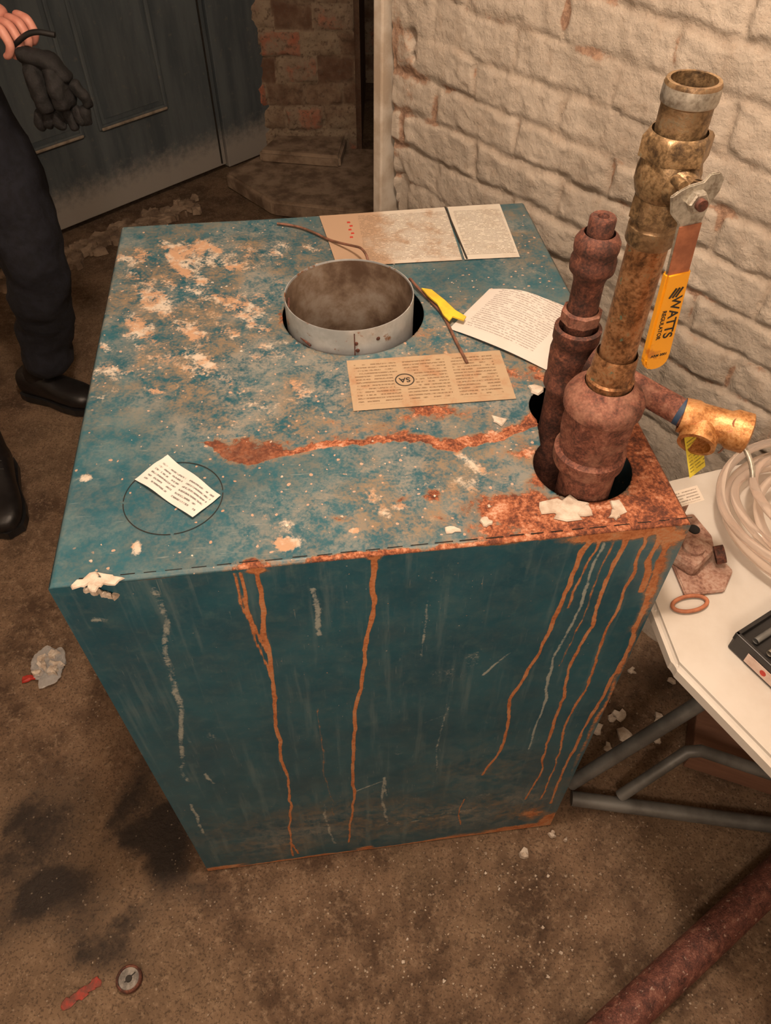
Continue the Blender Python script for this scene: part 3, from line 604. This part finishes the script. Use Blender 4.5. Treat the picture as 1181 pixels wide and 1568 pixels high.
def whole(s,z): return blob(s+.02*(vn(s,z,40,2)-.5),z,[(.02,.72,.020,.05,1),(.0,.60,.03,.08,1),(.05,1.05,.010,.012,.7),(.03,.66,.04,.03,.8),(.06,1.02,.006,.006,.6)])
ssw=np.concatenate([np.arange(0,1.7,.0040),np.arange(1.7,3.7,.03)]); zsw=np.concatenate([np.arange(-.01,.5,.03),np.arange(.5,1.5,.0040),np.arange(1.5,2.42,.03)])
wr=brick('wall_right',E0,wd,wn,ssw,zsw,MT_WALL,1.15,whole,1)
c0=E0-wn*.080+wd*1.85
box('wall_core',(c0.x,c0.y,1.2),(3.7,.13,2.42),MT_WALL,wr,rz=math.atan2(wd.y,wd.x),bev=0)
tr=E0-wd*.016+wn*(-.03)
box('trim_1',(tr.x-.008,tr.y,1.21),(.028,.10,2.42),MT_TRIM,None,rot=(0,.018,math.atan2(wd.y,wd.x)),bev=.004)
brick('wall_back',Vector((-.85,3.62,0)),Vector((1,0,0)),Vector((0,-1,0)),np.arange(0,.72,.008),np.arange(-.01,2.4,.012),MT_OLD,3.5,None,3,bh=.10,blen=.17)
brick('wall_far',Vector((-.6,4.5,0)),Vector((1,0,0)),Vector((0,-1,0)),np.arange(0,1.9,.02),np.arange(-.01,2.4,.02),MT_OLD,2.0,None,5)
box('wall_pier_side',(-.13,4.06,1.2),(.03,.86,2.42),MT_OLD,None,bev=0)
door=empty('door_1',(-.71,3.42,0),math.atan2(.724,.69))
box('leaf',(-.52,.02,1.04),(1.02,.04,2.02),MT_DOOR,door,bev=.003)
box('leaf_narrow',(.165,.03,1.03),(.31,.04,2.05),MT_DOOR,door,bev=.003)
MT_SILL=simple('worn_sill',(.40,.33,.25),(.22,.18,.14))
def panel(x0,x1,z0,z1,par):
    t=.018
    for nm,c,s in (('mould_bottom',((x0+x1)/2,-.004,z0),(x1-x0+t,.014,t)),('mould_top',((x0+x1)/2,-.004,z1),(x1-x0+t,.014,t)),('mould_l',(x0,-.004,(z0+z1)/2),(t,.014,z1-z0)),('mould_r',(x1,-.004,(z0+z1)/2),(t,.014,z1-z0))):
        box(nm,c,s,MT_DOOR,par,bev=.005)
    box('recess_panel',((x0+x1)/2,-.0005,(z0+z1)/2),(x1-x0-.05,.003,z1-z0-.05),MT_DOOR,par,bev=.001)  # thin flat field inside the mouldings, same door paint
    box('mould_sill',((x0+x1)/2,-.010,z0-.004),(x1-x0,.012,.010),MT_SILL,par,bev=.003)
panel(-.56,-.26,.34,.98,door); panel(-.94,-.64,.34,.98,door); panel(-.56,-.26,1.15,1.9,door); panel(-.94,-.64,1.15,1.9,door)
box('stile_line',(-.035,-.002,1.04),(.006,.006,2.0),MT_INK,door,bev=0)
box('wall_left',(-1.98,.45,1.2),(.1,3.9,2.42),MT_WALL,None,bev=0)
box('wall_left_return',(-1.72,2.34,1.2),(.60,.1,2.42),MT_WALL,None,rz=math.atan2(.724,.69),bev=0)
box('wall_front',(0,-1.25,1.2),(5,.1,2.42),MT_WALL,None,bev=0)
box('ceiling',(0,1.6,2.45),(5,6.2,.08),MT_TRIM,None,bev=0)
def slab(name,poly,z0,z1,mat,parent=None,bev=.012):
    bm=bmesh.new(); vs=[bm.verts.new((x,y,z0)) for x,y in poly]; f=bm.faces.new(vs)
    r=bmesh.ops.extrude_face_region(bm,geom=[f])
    for v in r['geom']:
        if isinstance(v,bmesh.types.BMVert): v.co.z=z1
    bmesh.ops.recalc_face_normals(bm,faces=bm.faces); bmesh.ops.bevel(bm,geom=bm.edges[:],offset=bev,segments=3,affect='EDGES')
    return bmobj(name,bm,mat,parent)
stp=empty('stone_step',(0,0,0))
slab('tread',[(-.70,3.26),(-.47,3.00),(-.12,2.92),(.12,3.05),(.12,3.50),(-.50,3.53)],-.01,.06,MT_STONE,stp)
slab('upper_tread',[(-.56,3.36),(-.20,3.30),(-.18,3.52),(-.50,3.53)],.055,.11,MT_STONE,stp)
bm=bmesh.new()
for k in range(110):
    t=random.random(); x=-1.42+t*.56+random.uniform(-.02,.10); y=2.60+t*.60+random.uniform(-.14,.0)-.03
    chip(bm,x,y,-.004,random.uniform(.008,.035),random.uniform(.008,.025),500+k,1.3,random.random()*3)
bmobj('rubble_stones',bm,MT_STONE,None)
# floor debris
pa=Vector((.26,.109,.032)); pb=Vector((.81,.48,.032))
def near_pipe(x,y,m=.05):
    return float(seg_d(np.array([x]),np.array([y]),[(pa.x,pa.y),(pb.x+.1,pb.y+.07)])[0])<m
bm=bmesh.new()
for k in range(420):
    x=random.gauss(.2,.42); y=random.uniform(.12,1.0) if x>.36 or x<-.36 else random.uniform(.10,.50)
    u=(x-BX)*ca+(y-BY)*sa; v=-(x-BX)*sa+(y-BY)*ca
    if -.01<u<W+.01 and -.006<v<D: continue
    if near_pipe(x,y): continue
    chip(bm,x,y,-.003,random.choice([.0009,.0012,.0015,.0022])*random.uniform(.7,1.3),.0014,1000+k)
bmobj('floor_grit',bm,MT_CRUMB,None)
bm=bmesh.new()
for k in range(12): chip(bm,random.uniform(.42,.66),random.uniform(.66,1.0),-.002,random.uniform(.008,.016),.005,2000+k)
for (x,y,r) in [(.27,.475,.011),(.33,.51,.007),(.355,.50,.004)]: chip(bm,x,y,-.002,r,.010,int(x*1000),1)
for k in range(14):
    x=random.uniform(-.1,.35); y=random.uniform(.25,.45)
    if not near_pipe(x,y,.06): chip(bm,x,y,-.002,random.uniform(.0025,.004),.003,3000+k)
bmobj('plaster_debris',bm,MT_PLAS,None)
gz=empty('pressure_gauge',(-.445,.262,0))
lathe('case',[(0,.022),(.010,.022),(.012,.020),(.012,.018),(.009,.0175)],MT_RUSTD,gz,40)
lathe('face',[(.009,.0178),(.0092,.0001)],simple('gauge_face',(.30,.28,.25),(.12,.11,.1),80),gz,32)
box('needle',(.002,.002,.010),(.022,.002,.0006),MT_INK,gz,rz=.8,bev=0)
lathe('needle_hub',[(.009,.006),(.0105,.005)],MT_INK,gz,16,close=True)
bm=bmesh.new()
for k in range(5): chip(bm,-.545+.010*k,.228+.007*k,-.002,.008,.0008,700+k,1.6,.6)
bmobj('red_tape_scrap',bm,simple('dusty_red_tape',(.36,.04,.025),(.15,.045,.03),70),None)
bag=empty('plastic_bag_scrap',(-.77,.88,0))
bm=bmesh.new(); bmesh.ops.create_icosphere(bm,subdivisions=4,radius=1)
for v in bm.verts:
    n=.6+.8*float(vn(v.co.x+3,v.co.y+v.co.z*1.7+5,2.5,2)); v.co=Vector((v.co.x*.035*n,v.co.y*.045*n,max(-.003,v.co.z*.012*n+.008)))
bmobj('bag',bm,MT_BAG,bag)
bm=bmesh.new()
for k in range(8): chip(bm,.02*math.cos(k),.025*math.sin(k*1.7),.008,.010,.012,800+k,1.5,k)
bmobj('tissue',bm,MT_PLAS,bag)
bm=bmesh.new(); chip(bm,-.035,-.030,.0,.010,.004,9,1.6,.3); bmobj('red_bit',bm,MT_RED,bag)

# ================================================================== TABLE
tbl=empty('folding_table',(0,0,0))
def wp(s,off): p=E0+wd*s+wn*off; return (p.x,p.y)
slab('table_top',[(.345,.462),(.338,.54),(.318,.74),(.565,.815),wp(1.42,.04),wp(1.95,.04),(.98,-.25),(.70,-.12)],.712,.74,MT_TABLE,tbl,.007)
slab('table_apron',[(.385,.47),(.38,.60),(.56,.74),(1.08,-.10),(.74,-.08)],.68,.713,MT_LEG,tbl)
def bar(nm,a,b,r,m=MT_LEG): tube(nm,[a,b],r,m,tbl,bez=False)
bar('foot_bar',(.375,.575,.018),(.86,.51,.018),.015)
bar('leg_brace',(.375,.60,.03),(.60,.645,.36),.014); bar('leg_brace_upper',(.60,.645,.36),(.72,.66,.69),.014)
tube('cross_brace',[(.47,.575,.03),(.575,.612,.155),(.60,.612,.16),(.68,.60,.13),(.90,.56,.06)],.012,MT_LEG,tbl,bez=False)
bar('leg_post',(.86,.51,.01),(.86,.51,.70),.015)
box('wood_block',(.74,.68,.035),(.20,.14,.07),MT_WOOD,None,rz=-.35,bev=.004)
lp=empty('rusty_pipe_length',(0,0,0))
MT_RP=metal('flaking_red_pipe',[(0,(.045,.018,.014)),(.4,(.12,.042,.032)),(.75,(.20,.075,.052)),(1,(.30,.15,.11))],60,.55,.1,.9,.004,speck=(.44,.32,.26))
lathe('barrel',[(0,.028),(0,.031),(.02,.031),(.64,.031),(.64,.026)],MT_RP,lp,40,loc=pa,rot=axis_rot(pb-pa),wob=.006)
lathe('thread_end',[(.64,.026),(.67,.0245),(.67,.020),(.6,.02)],MT_RUSTD,lp,32,loc=pa,rot=axis_rot(pb-pa))
# coil of clear tubing on table
pts=[]
for i in range(5*16+1):
    a=2*math.pi*i/16; k=i/16
    r=.100+.022*math.sin(k*2.1)+.012*math.cos(a*.37); pts.append((.575+r*math.cos(a)+.012*math.sin(k*3),.665+r*1.05*math.sin(a)+.012*math.cos(k*4),.750+.009*k+.012*math.sin(a+k)**2))
pts+= [(.66,.62,.80),(.69,.55,.77),(.68,.47,.75)]
tube('tubing_coil',pts,.0062,MT_TUBE,None,res=5)
rb=empty('rusted_gas_bracket',(.405,.625,.74),rot=(0,0,.25))
MT_PINK=metal('pink_rust',[(0,(.15,.07,.05)),(.4,(.30,.17,.125)),(1,(.42,.30,.24))],40,.8,.05)
slab('plate',[(-.040,-.060),(.012,-.066),(.040,-.040),(.034,-.005),(.044,.020),(.040,.062),(-.018,.066),(-.036,.050),(-.030,.0)],.001,.007,MT_PINK,rb,.0015)
box('upright',(-.02,.045,.032),(.05,.008,.055),MT_PINK,rb,bev=.002)
box('body',(-.01,-.005,.018),(.050,.050,.024),MT_PINK,rb,bev=.008,rot=(0,0,.5))
lathe('knob',[(.028,.015),(.034,.014),(.036,.011)],MT_PINK,rb,30,loc=(-.008,-.008,0),close=True)
lathe('port_a',[(0,.012),(.012,.012),(.012,.008),(.004,.008)],MT_RUSTD,rb,24,loc=(.02,-.02,.020),rot=(0,1.2,-.3))
lathe('bolt_hole',[(0,.008),(.001,.008)],MT_DARK,rb,20,loc=(.025,.035,.0075),close=True)
pw=paper('bracket_label_paper',(.56,.50,.43),(.44,.33,.24),(.1,.07,.05),.004,(.08,.92),(.1,.9),1,.3,.05,.022,.7)
mesh('paper_label',[(0,0,0),(.05,0,0),(.05,.022,.0),(0,.022,.0)],[(0,1,2,3)],pw,rb,loc=(-.025,.035,.062),rot=(.35,0,.1))
pr=[(.024*math.cos(a),.011*math.sin(a),0) for a in [2*math.pi*i/16 for i in range(16)]]
ring=tube('pull_ring',pr,.0026,MT_ORNG,rb,cyc=True); ring.location=(-.040,-.072,.0045)
tc=empty('drill_bit_case',(.515,.43,.74),rot=(0,0,-1.02))
box('tray',(0,0,.012),(.20,.115,.024),MT_BLACKP,tc,bev=.003)
for s_i in (-1,1): box('tray_rim',(0,s_i*.055,.026),(.20,.005,.012),MT_BLACKP,tc,bev=.001)
for s_i in (-1,1): box('tray_end',(s_i*.0975,0,.026),(.005,.115,.012),MT_BLACKP,tc,bev=.001)
for i in range(9): lathe('bit',[(0,.004),(.085,.004),(.09,.001)],MT_STEEL if i%2 else MT_LEG,tc,12,loc=(-.08+.02*i,-.045,.030),rot=(-math.pi/2,0,0))
box('label',(-.0,-.0582,.013),(.15,.0006,.016),simple('pale_label',(.62,.50,.44),(.5,.36,.3),50),tc,bev=0)
for i in range(4): lathe('label_dot',[(0,.004),(.0006,.004)],MT_RED,tc,16,loc=(-.05+.03*i,-.0584,.013),rot=(math.pi/2,0,0),close=True)
text('label_text','16 PC SET',.009,MT_INK,tc,(.03,-.0588,.012),(math.pi/2,0,0))

# ================================================================== PERSON
ps=empty('standing_person',(0,0,0))
F=Vector((.62,-.78,0)).normalized(); Lf=Vector((.78,.62,0)).normalized()
pel=Vector((-1.02,1.74,.93))
V=[];E=[];R=[]
def add(p,r,par=None):
    V.append(tuple(p)); R.append(r); i=len(V)-1
    if par is not None: E.append((par,i))
    return i
a0=add(pel,(.145,.11))
w=add(pel+Vector((0,0,.14)),(.135,.105),a0)
ch=add(pel+Vector((0,0,.33))+F*.01,(.165,.12),w)
st=add(pel+Vector((0,0,.47)),(.14,.10),ch)
nk=add(pel+Vector((0,0,.545)),(.062,.062),st)
h1=add(pel+Lf*.10+Vector((0,0,-.05)),(.105,.105),a0)
t1=add((-.892,1.76,.70),(.094,.098),h1)
k1=add((-.896,1.745,.50),(.084,.086),t1)
c1=add((-.945,1.80,.33),(.078,.080),k1)
m1=add((-.995,1.83,.22),(.074,.078),c1)
n1=add((-1.020,1.838,.10),(.078,.080),m1)
h2=add(pel-Lf*.10+Vector((0,0,-.05)),(.105,.105),a0)
t2=add((-1.13,1.63,.68),(.088,.09),h2)
k2=add((-1.14,1.56,.48),(.072,.074),t2)
c2=add((-1.12,1.55,.32),(.068,.070),k2)
n2=add((-1.09,1.52,.135),(.066,.068),c2)
s1=add(pel+Lf*.175+Vector((0,0,.49)),(.066,.066),st)
e1=add((-.975,1.86,1.17),(.052,.052),s1)
f1=add((-.88,1.77,1.115),(.045,.045),e1)
w1=add((-.815,1.70,1.098),(.036,.036),f1)
s2=add(pel-Lf*.175+Vector((0,0,.49)),(.066,.066),st)
e2=add(pel-Lf*.25+Vector((0,0,.22))-F*.02,(.052,.052),s2)
w2=add(pel-Lf*.20+Vector((0,0,.05))+F*.17,(.038,.038),e2)
uni=skin('uniform',V,E,R,MT_NAVY,ps,3,0)
tx=bpy.data.textures.new('cloth_folds','CLOUDS'); tx.noise_scale=.09; tx.noise_depth=2
dm=uni.modifiers.new('folds','DISPLACE'); dm.texture=tx; dm.strength=.034; dm.mid_level=.5; dm.texture_coords='LOCAL'
hc=pel+Vector((0,0,.70)); 
V=[tuple(pel+Vector((0,0,.53))),tuple(pel+Vector((0,0,.60))+F*.01),tuple(hc+Vector((0,0,-.05))+F*.035),tuple(hc+Vector((0,0,.0))+F*.012),tuple(hc+Vector((0,0,.055)))]
skin('head',V,[(0,1),(1,2),(2,3),(3,4)],[(.056,.056),(.054,.054),(.056,.060),(.078,.088),(.066,.074)],MT_SKIN,ps,2,3)
skin('nose',[tuple(hc+F*.093+Vector((0,0,.02))),tuple(hc+F*.112+Vector((0,0,-.018)))],[(0,1)],[.007,.012],MT_SKIN,ps,2)
for s_i in (-1,1):
    skin('ear',[tuple(hc+Lf*s_i*.078+Vector((0,0,.025))),tuple(hc+Lf*s_i*.082+Vector((0,0,-.02)))],[(0,1)],[(.008,.015),(.006,.010)],MT_SKIN,ps,2)
    bm=bmesh.new(); bmesh.ops.create_uvsphere(bm,u_segments=16,v_segments=10,radius=.012); bmobj('eye',bm,MT_EYE,ps,True,hc+F*.083+Lf*s_i*.031+Vector((0,0,.018)))
    bm=bmesh.new(); bmesh.ops.create_uvsphere(bm,u_segments=12,v_segments=8,radius=.006); bmobj('iris',bm,MT_HAIR,ps,True,hc+F*.092+Lf*s_i*.031+Vector((0,0,.018)))
    skin('brow',[tuple(hc+F*.094+Lf*s_i*.018+Vector((0,0,.040))),tuple(hc+F*.086+Lf*s_i*.046+Vector((0,0,.041)))],[(0,1)],[.004,.003],MT_HAIR,ps,1)
skin('mouth',[tuple(hc+F*.092+Lf*-.020+Vector((0,0,-.052))),tuple(hc+F*.097+Vector((0,0,-.052))),tuple(hc+F*.092+Lf*.020+Vector((0,0,-.052)))],[(0,1),(1,2)],[.004,.006,.004],simple('lips',(.45,.16,.13)),ps,1)
bm=bmesh.new(); bmesh.ops.create_icosphere(bm,subdivisions=3,radius=1)
for v in bm.verts:
    c=v.co.copy(); v.co=Vector((c.x*.088,c.y*.102,c.z*.085))
bmobj('hair',bm,MT_HAIR,ps,True,hc-F*.020+Vector((0,0,.055)),(0,0,math.atan2(F.y,F.x)-math.pi/2))
def boot(nm,heel,toe,ank):
    heel=Vector(heel);toe=Vector(toe);ank=Vector(ank); d=(toe-heel).normalized(); L=(toe-heel).length; sd=Vector((-d.y,d.x,0))
    bm=bmesh.new(); secs=[(0,.030,.075,.0),(.04,.038,.100,0),(.28,.040,.105,0),(.45,.040,.085,0),(.62,.047,.066,0),(.80,.049,.060,0),(.93,.040,.052,0),(1.0,.020,.036,0)]
    rows=[]
    for (t,w,h,_) in secs:
        row=[]
        for k in range(14):
            a=2*math.pi*k/14; x=math.copysign(abs(math.cos(a))**.7,math.cos(a))*w; z=h*.5+math.copysign(abs(math.sin(a))**.75,math.sin(a))*h*.5
            p=heel+d*(t*L)+sd*x+Vector((0,0,z+.012)); row.append(bm.verts.new(p))
        rows.append(row)
    for r1,r2 in zip(rows[:-1],rows[1:]):
        for k in range(14): bm.faces.new((r1[k],r1[(k+1)%14],r2[(k+1)%14],r2[k]))
    bm.faces.new(rows[0][::-1]); bm.faces.new(rows[-1]); bmesh.ops.recalc_face_normals(bm,faces=bm.faces)
    o=bmobj(nm,bm,MT_BOOT,ps,True); m=o.modifiers.new('s','SUBSURF'); m.levels=m.render_levels=1
    bm=bmesh.new()
    pr=[(-.01,.0),(.0,.032),(.1,.040),(.4,.038),(.65,.049),(.82,.050),(.95,.040),(1.02,.0)]
    ring=[(t,w) for t,w in pr]+[(t,-w) for t,w in pr[::-1][1:-1]]
    vs=[bm.verts.new(heel+d*(t*L)+sd*w+Vector((0,0,.0))) for t,w in ring]; f=bm.faces.new(vs); r=bmesh.ops.extrude_face_region(bm,geom=[f])
    for v in r['geom']:
        if isinstance(v,bmesh.types.BMVert): v.co.z+=.022
    bmesh.ops.recalc_face_normals(bm,faces=bm.faces); bmobj(nm+'_sole',bm,MT_BLACKP,ps)
    skin(nm+'_shaft',[tuple(heel+d*(.22*L)+Vector((0,0,.06))),tuple(ank+Vector((0,0,.02))),tuple(ank+Vector((0,0,.12)))],[(0,1),(1,2)],[(.042,.050),(.048,.052),(.048,.050)],MT_BOOT,ps,2,1)
    for i in range(4):
        p=heel+d*((.36+.07*i)*L)+Vector((0,0,.112-.012*i)); tube(nm+'_lace',[p-sd*.024-Vector((0,0,.006)),p+Vector((0,0,.003)),p+sd*.024-Vector((0,0,.006))],.0022,MT_LACE,ps,res=2)
boot('boot_left',(-1.125,1.855,0),(-.885,1.775,0),(-1.03,1.84,.10))
boot('boot_right',(-1.09,1.53,0),(-.985,1.262,0),(-1.085,1.50,.10))
wr0=Vector((-.825,1.705,1.10))
hand=empty('left_hand'); hand.parent=ps
skin('palm',[tuple(wr0),(-.790,1.675,1.098),(-.755,1.650,1.092),(-.722,1.632,1.084)],[(0,1),(1,2),(2,3)],[(.024,.022),(.026,.020),(.034,.018),(.032,.015)],MT_SKIN,hand,2,1)
kn=Vector((-.715,1.628,1.082)); side=Vector((-.45,-.85,.0)).normalized()
for i,(o_,l) in enumerate([(.033,.9),(.011,1.0),(-.011,.95),(-.032,.78)]):
    b=kn-side*o_*-1
    p0=b+Vector((-.012,.006,.002)); p1=b+Vector((.018,-.010,-.002)); p2=p1+Vector((.012,-.006,-.030))*l; p3=p2+Vector((-.012,.004,-.020))*l; p4=p3+Vector((-.014,.006,-.004))*l
    skin('finger_%d'%(i+1),[tuple(p) for p in (p0,p1,p2,p3,p4)],[(0,1),(1,2),(2,3),(3,4)],[.0095,.0098,.0088,.0080,.0065],MT_SKIN,hand,2,0)
tb0=Vector((-.762,1.632,1.095))
skin('thumb',[tuple(tb0),tuple(tb0+Vector((.022,-.024,-.012))),tuple(tb0+Vector((.045,-.028,-.030))),tuple(tb0+Vector((.058,-.020,-.045)))],[(0,1),(1,2),(2,3)],[.013,.0115,.0100,.0078],MT_SKIN,hand,2,0)
rh=pel-Lf*.20+Vector((0,0,.05))+F*.17
hand2=empty('right_hand'); hand2.parent=ps
skin('palm',[tuple(rh),tuple(rh+F*.05-Vector((0,0,.01))),tuple(rh+F*.09-Vector((0,0,.02)))],[(0,1),(1,2)],[(.024,.022),(.034,.020),(.036,.017)],MT_SKIN,hand2,2,0)
for i in range(4):
    b=rh+F*.09-Vector((0,0,.02))+Lf*(-.03+.02*i); l=(.8,1,1,.85)[i]
    skin('finger_%d'%(i+1),[tuple(b-F*.01),tuple(b+F*.03*l-Vector((0,0,.008))),tuple(b+F*.05*l-Vector((0,0,.028))),tuple(b+F*.05*l-Vector((0,0,.048)))],[(0,1),(1,2),(2,3)],[.0095,.009,.008,.007],MT_SKIN,hand2,2,0)
b=rh+F*.03+Lf*.03
skin('thumb',[tuple(b),tuple(b+F*.025+Lf*.022),tuple(b+F*.05+Lf*.022-Vector((0,0,.01)))],[(0,1),(1,2)],[.012,.0105,.009],MT_SKIN,hand2,2,0)
gl=empty('work_gloves',(0,0,0))
tx2=bpy.data.textures.new('glove_folds','CLOUDS'); tx2.noise_scale=.022; tx2.noise_depth=1
def gskin(*a,**k):
    o=skin(*a,**k); d=o.modifiers.new('f','DISPLACE'); d.texture=tx2; d.strength=.012; d.texture_coords='GLOBAL'; return o
def glove(nm,o,s,sd):
    r=random.Random(sd); o=Vector(o)
    V=[o,o+Vector((.004,0,-.03)),o+Vector((.010,-.004,-.07))*s,o+Vector((.014,-.006,-.10))*s]; E=[(0,1),(1,2),(2,3)]; R=[(.026,.018),(.038,.022),(.042,.024),(.036,.020)]
    gskin(nm+'_palm',[tuple(v) for v in V],E,R,MT_GLOVE,gl,3,0)
    for i in range(4):
        b=V[3]+Vector((-.026+.018*i,.004*(i%2),.010)); d=Vector((r.uniform(-.3,.3),r.uniform(-.3,.2),-1)).normalized(); d2=Vector((r.uniform(-.7,.7),r.uniform(-.3,.3),-.7)).normalized()
        gskin(nm+'_finger_%d'%i,[tuple(b),tuple(b+d*.024*s),tuple(b+d*.024*s+d2*.022*s)],[(0,1),(1,2)],[.013,.0125,.010],MT_GLOVE,gl,2,0)
    b=V[1]+Vector((.030,0,-.01)); gskin(nm+'_thumb',[tuple(b-Vector((.01,0,0))),tuple(b+Vector((.016,0,-.022))),tuple(b+Vector((.018,0,-.048)))],[(0,1),(1,2)],[.014,.013,.011],MT_GLOVE,gl,2,0)
glove('glove_a',(-.682,1.600,1.030),1.0,3); glove('glove_b',(-.645,1.60,1.025),.9,5)
gskin('cuff_fold',[(-.700,1.60,1.035),(-.675,1.595,1.035),(-.64,1.60,1.020),(-.615,1.60,.985)],[(0,1),(1,2),(2,3)],[(.014,.012),(.024,.016),(.028,.018),(.020,.012)],MT_GLOVE,gl,2,1)
tube('glove_strap',[(-.70,1.60,1.050),(-.672,1.585,1.07),(-.645,1.58,1.078),(-.622,1.58,1.074),(-.612,1.58,1.072)],.005,MT_BLACKP,gl)

# ================================================================== LIGHT
LC=(1,.79,.62)
l=bpy.data.lights.new('ceiling_bulb','POINT'); l.energy=66; l.color=LC; l.shadow_soft_size=.07
o=bpy.data.objects.new('ceiling_bulb',l); o.location=(.04,.48,2.25); link(o)
l=bpy.data.lights.new('front_fill','POINT'); l.energy=42; l.color=LC; l.shadow_soft_size=.15  # unseen fill light added behind the camera to brighten the cabinet front
o=bpy.data.objects.new('front_fill',l); o.location=(-.15,-.75,1.85); link(o)
wo=bpy.data.worlds.new('world'); S.world=wo; wo.use_nodes=True
wo.node_tree.nodes['Background'].inputs[0].default_value=(1,.8,.62,1); wo.node_tree.nodes['Background'].inputs[1].default_value=.05
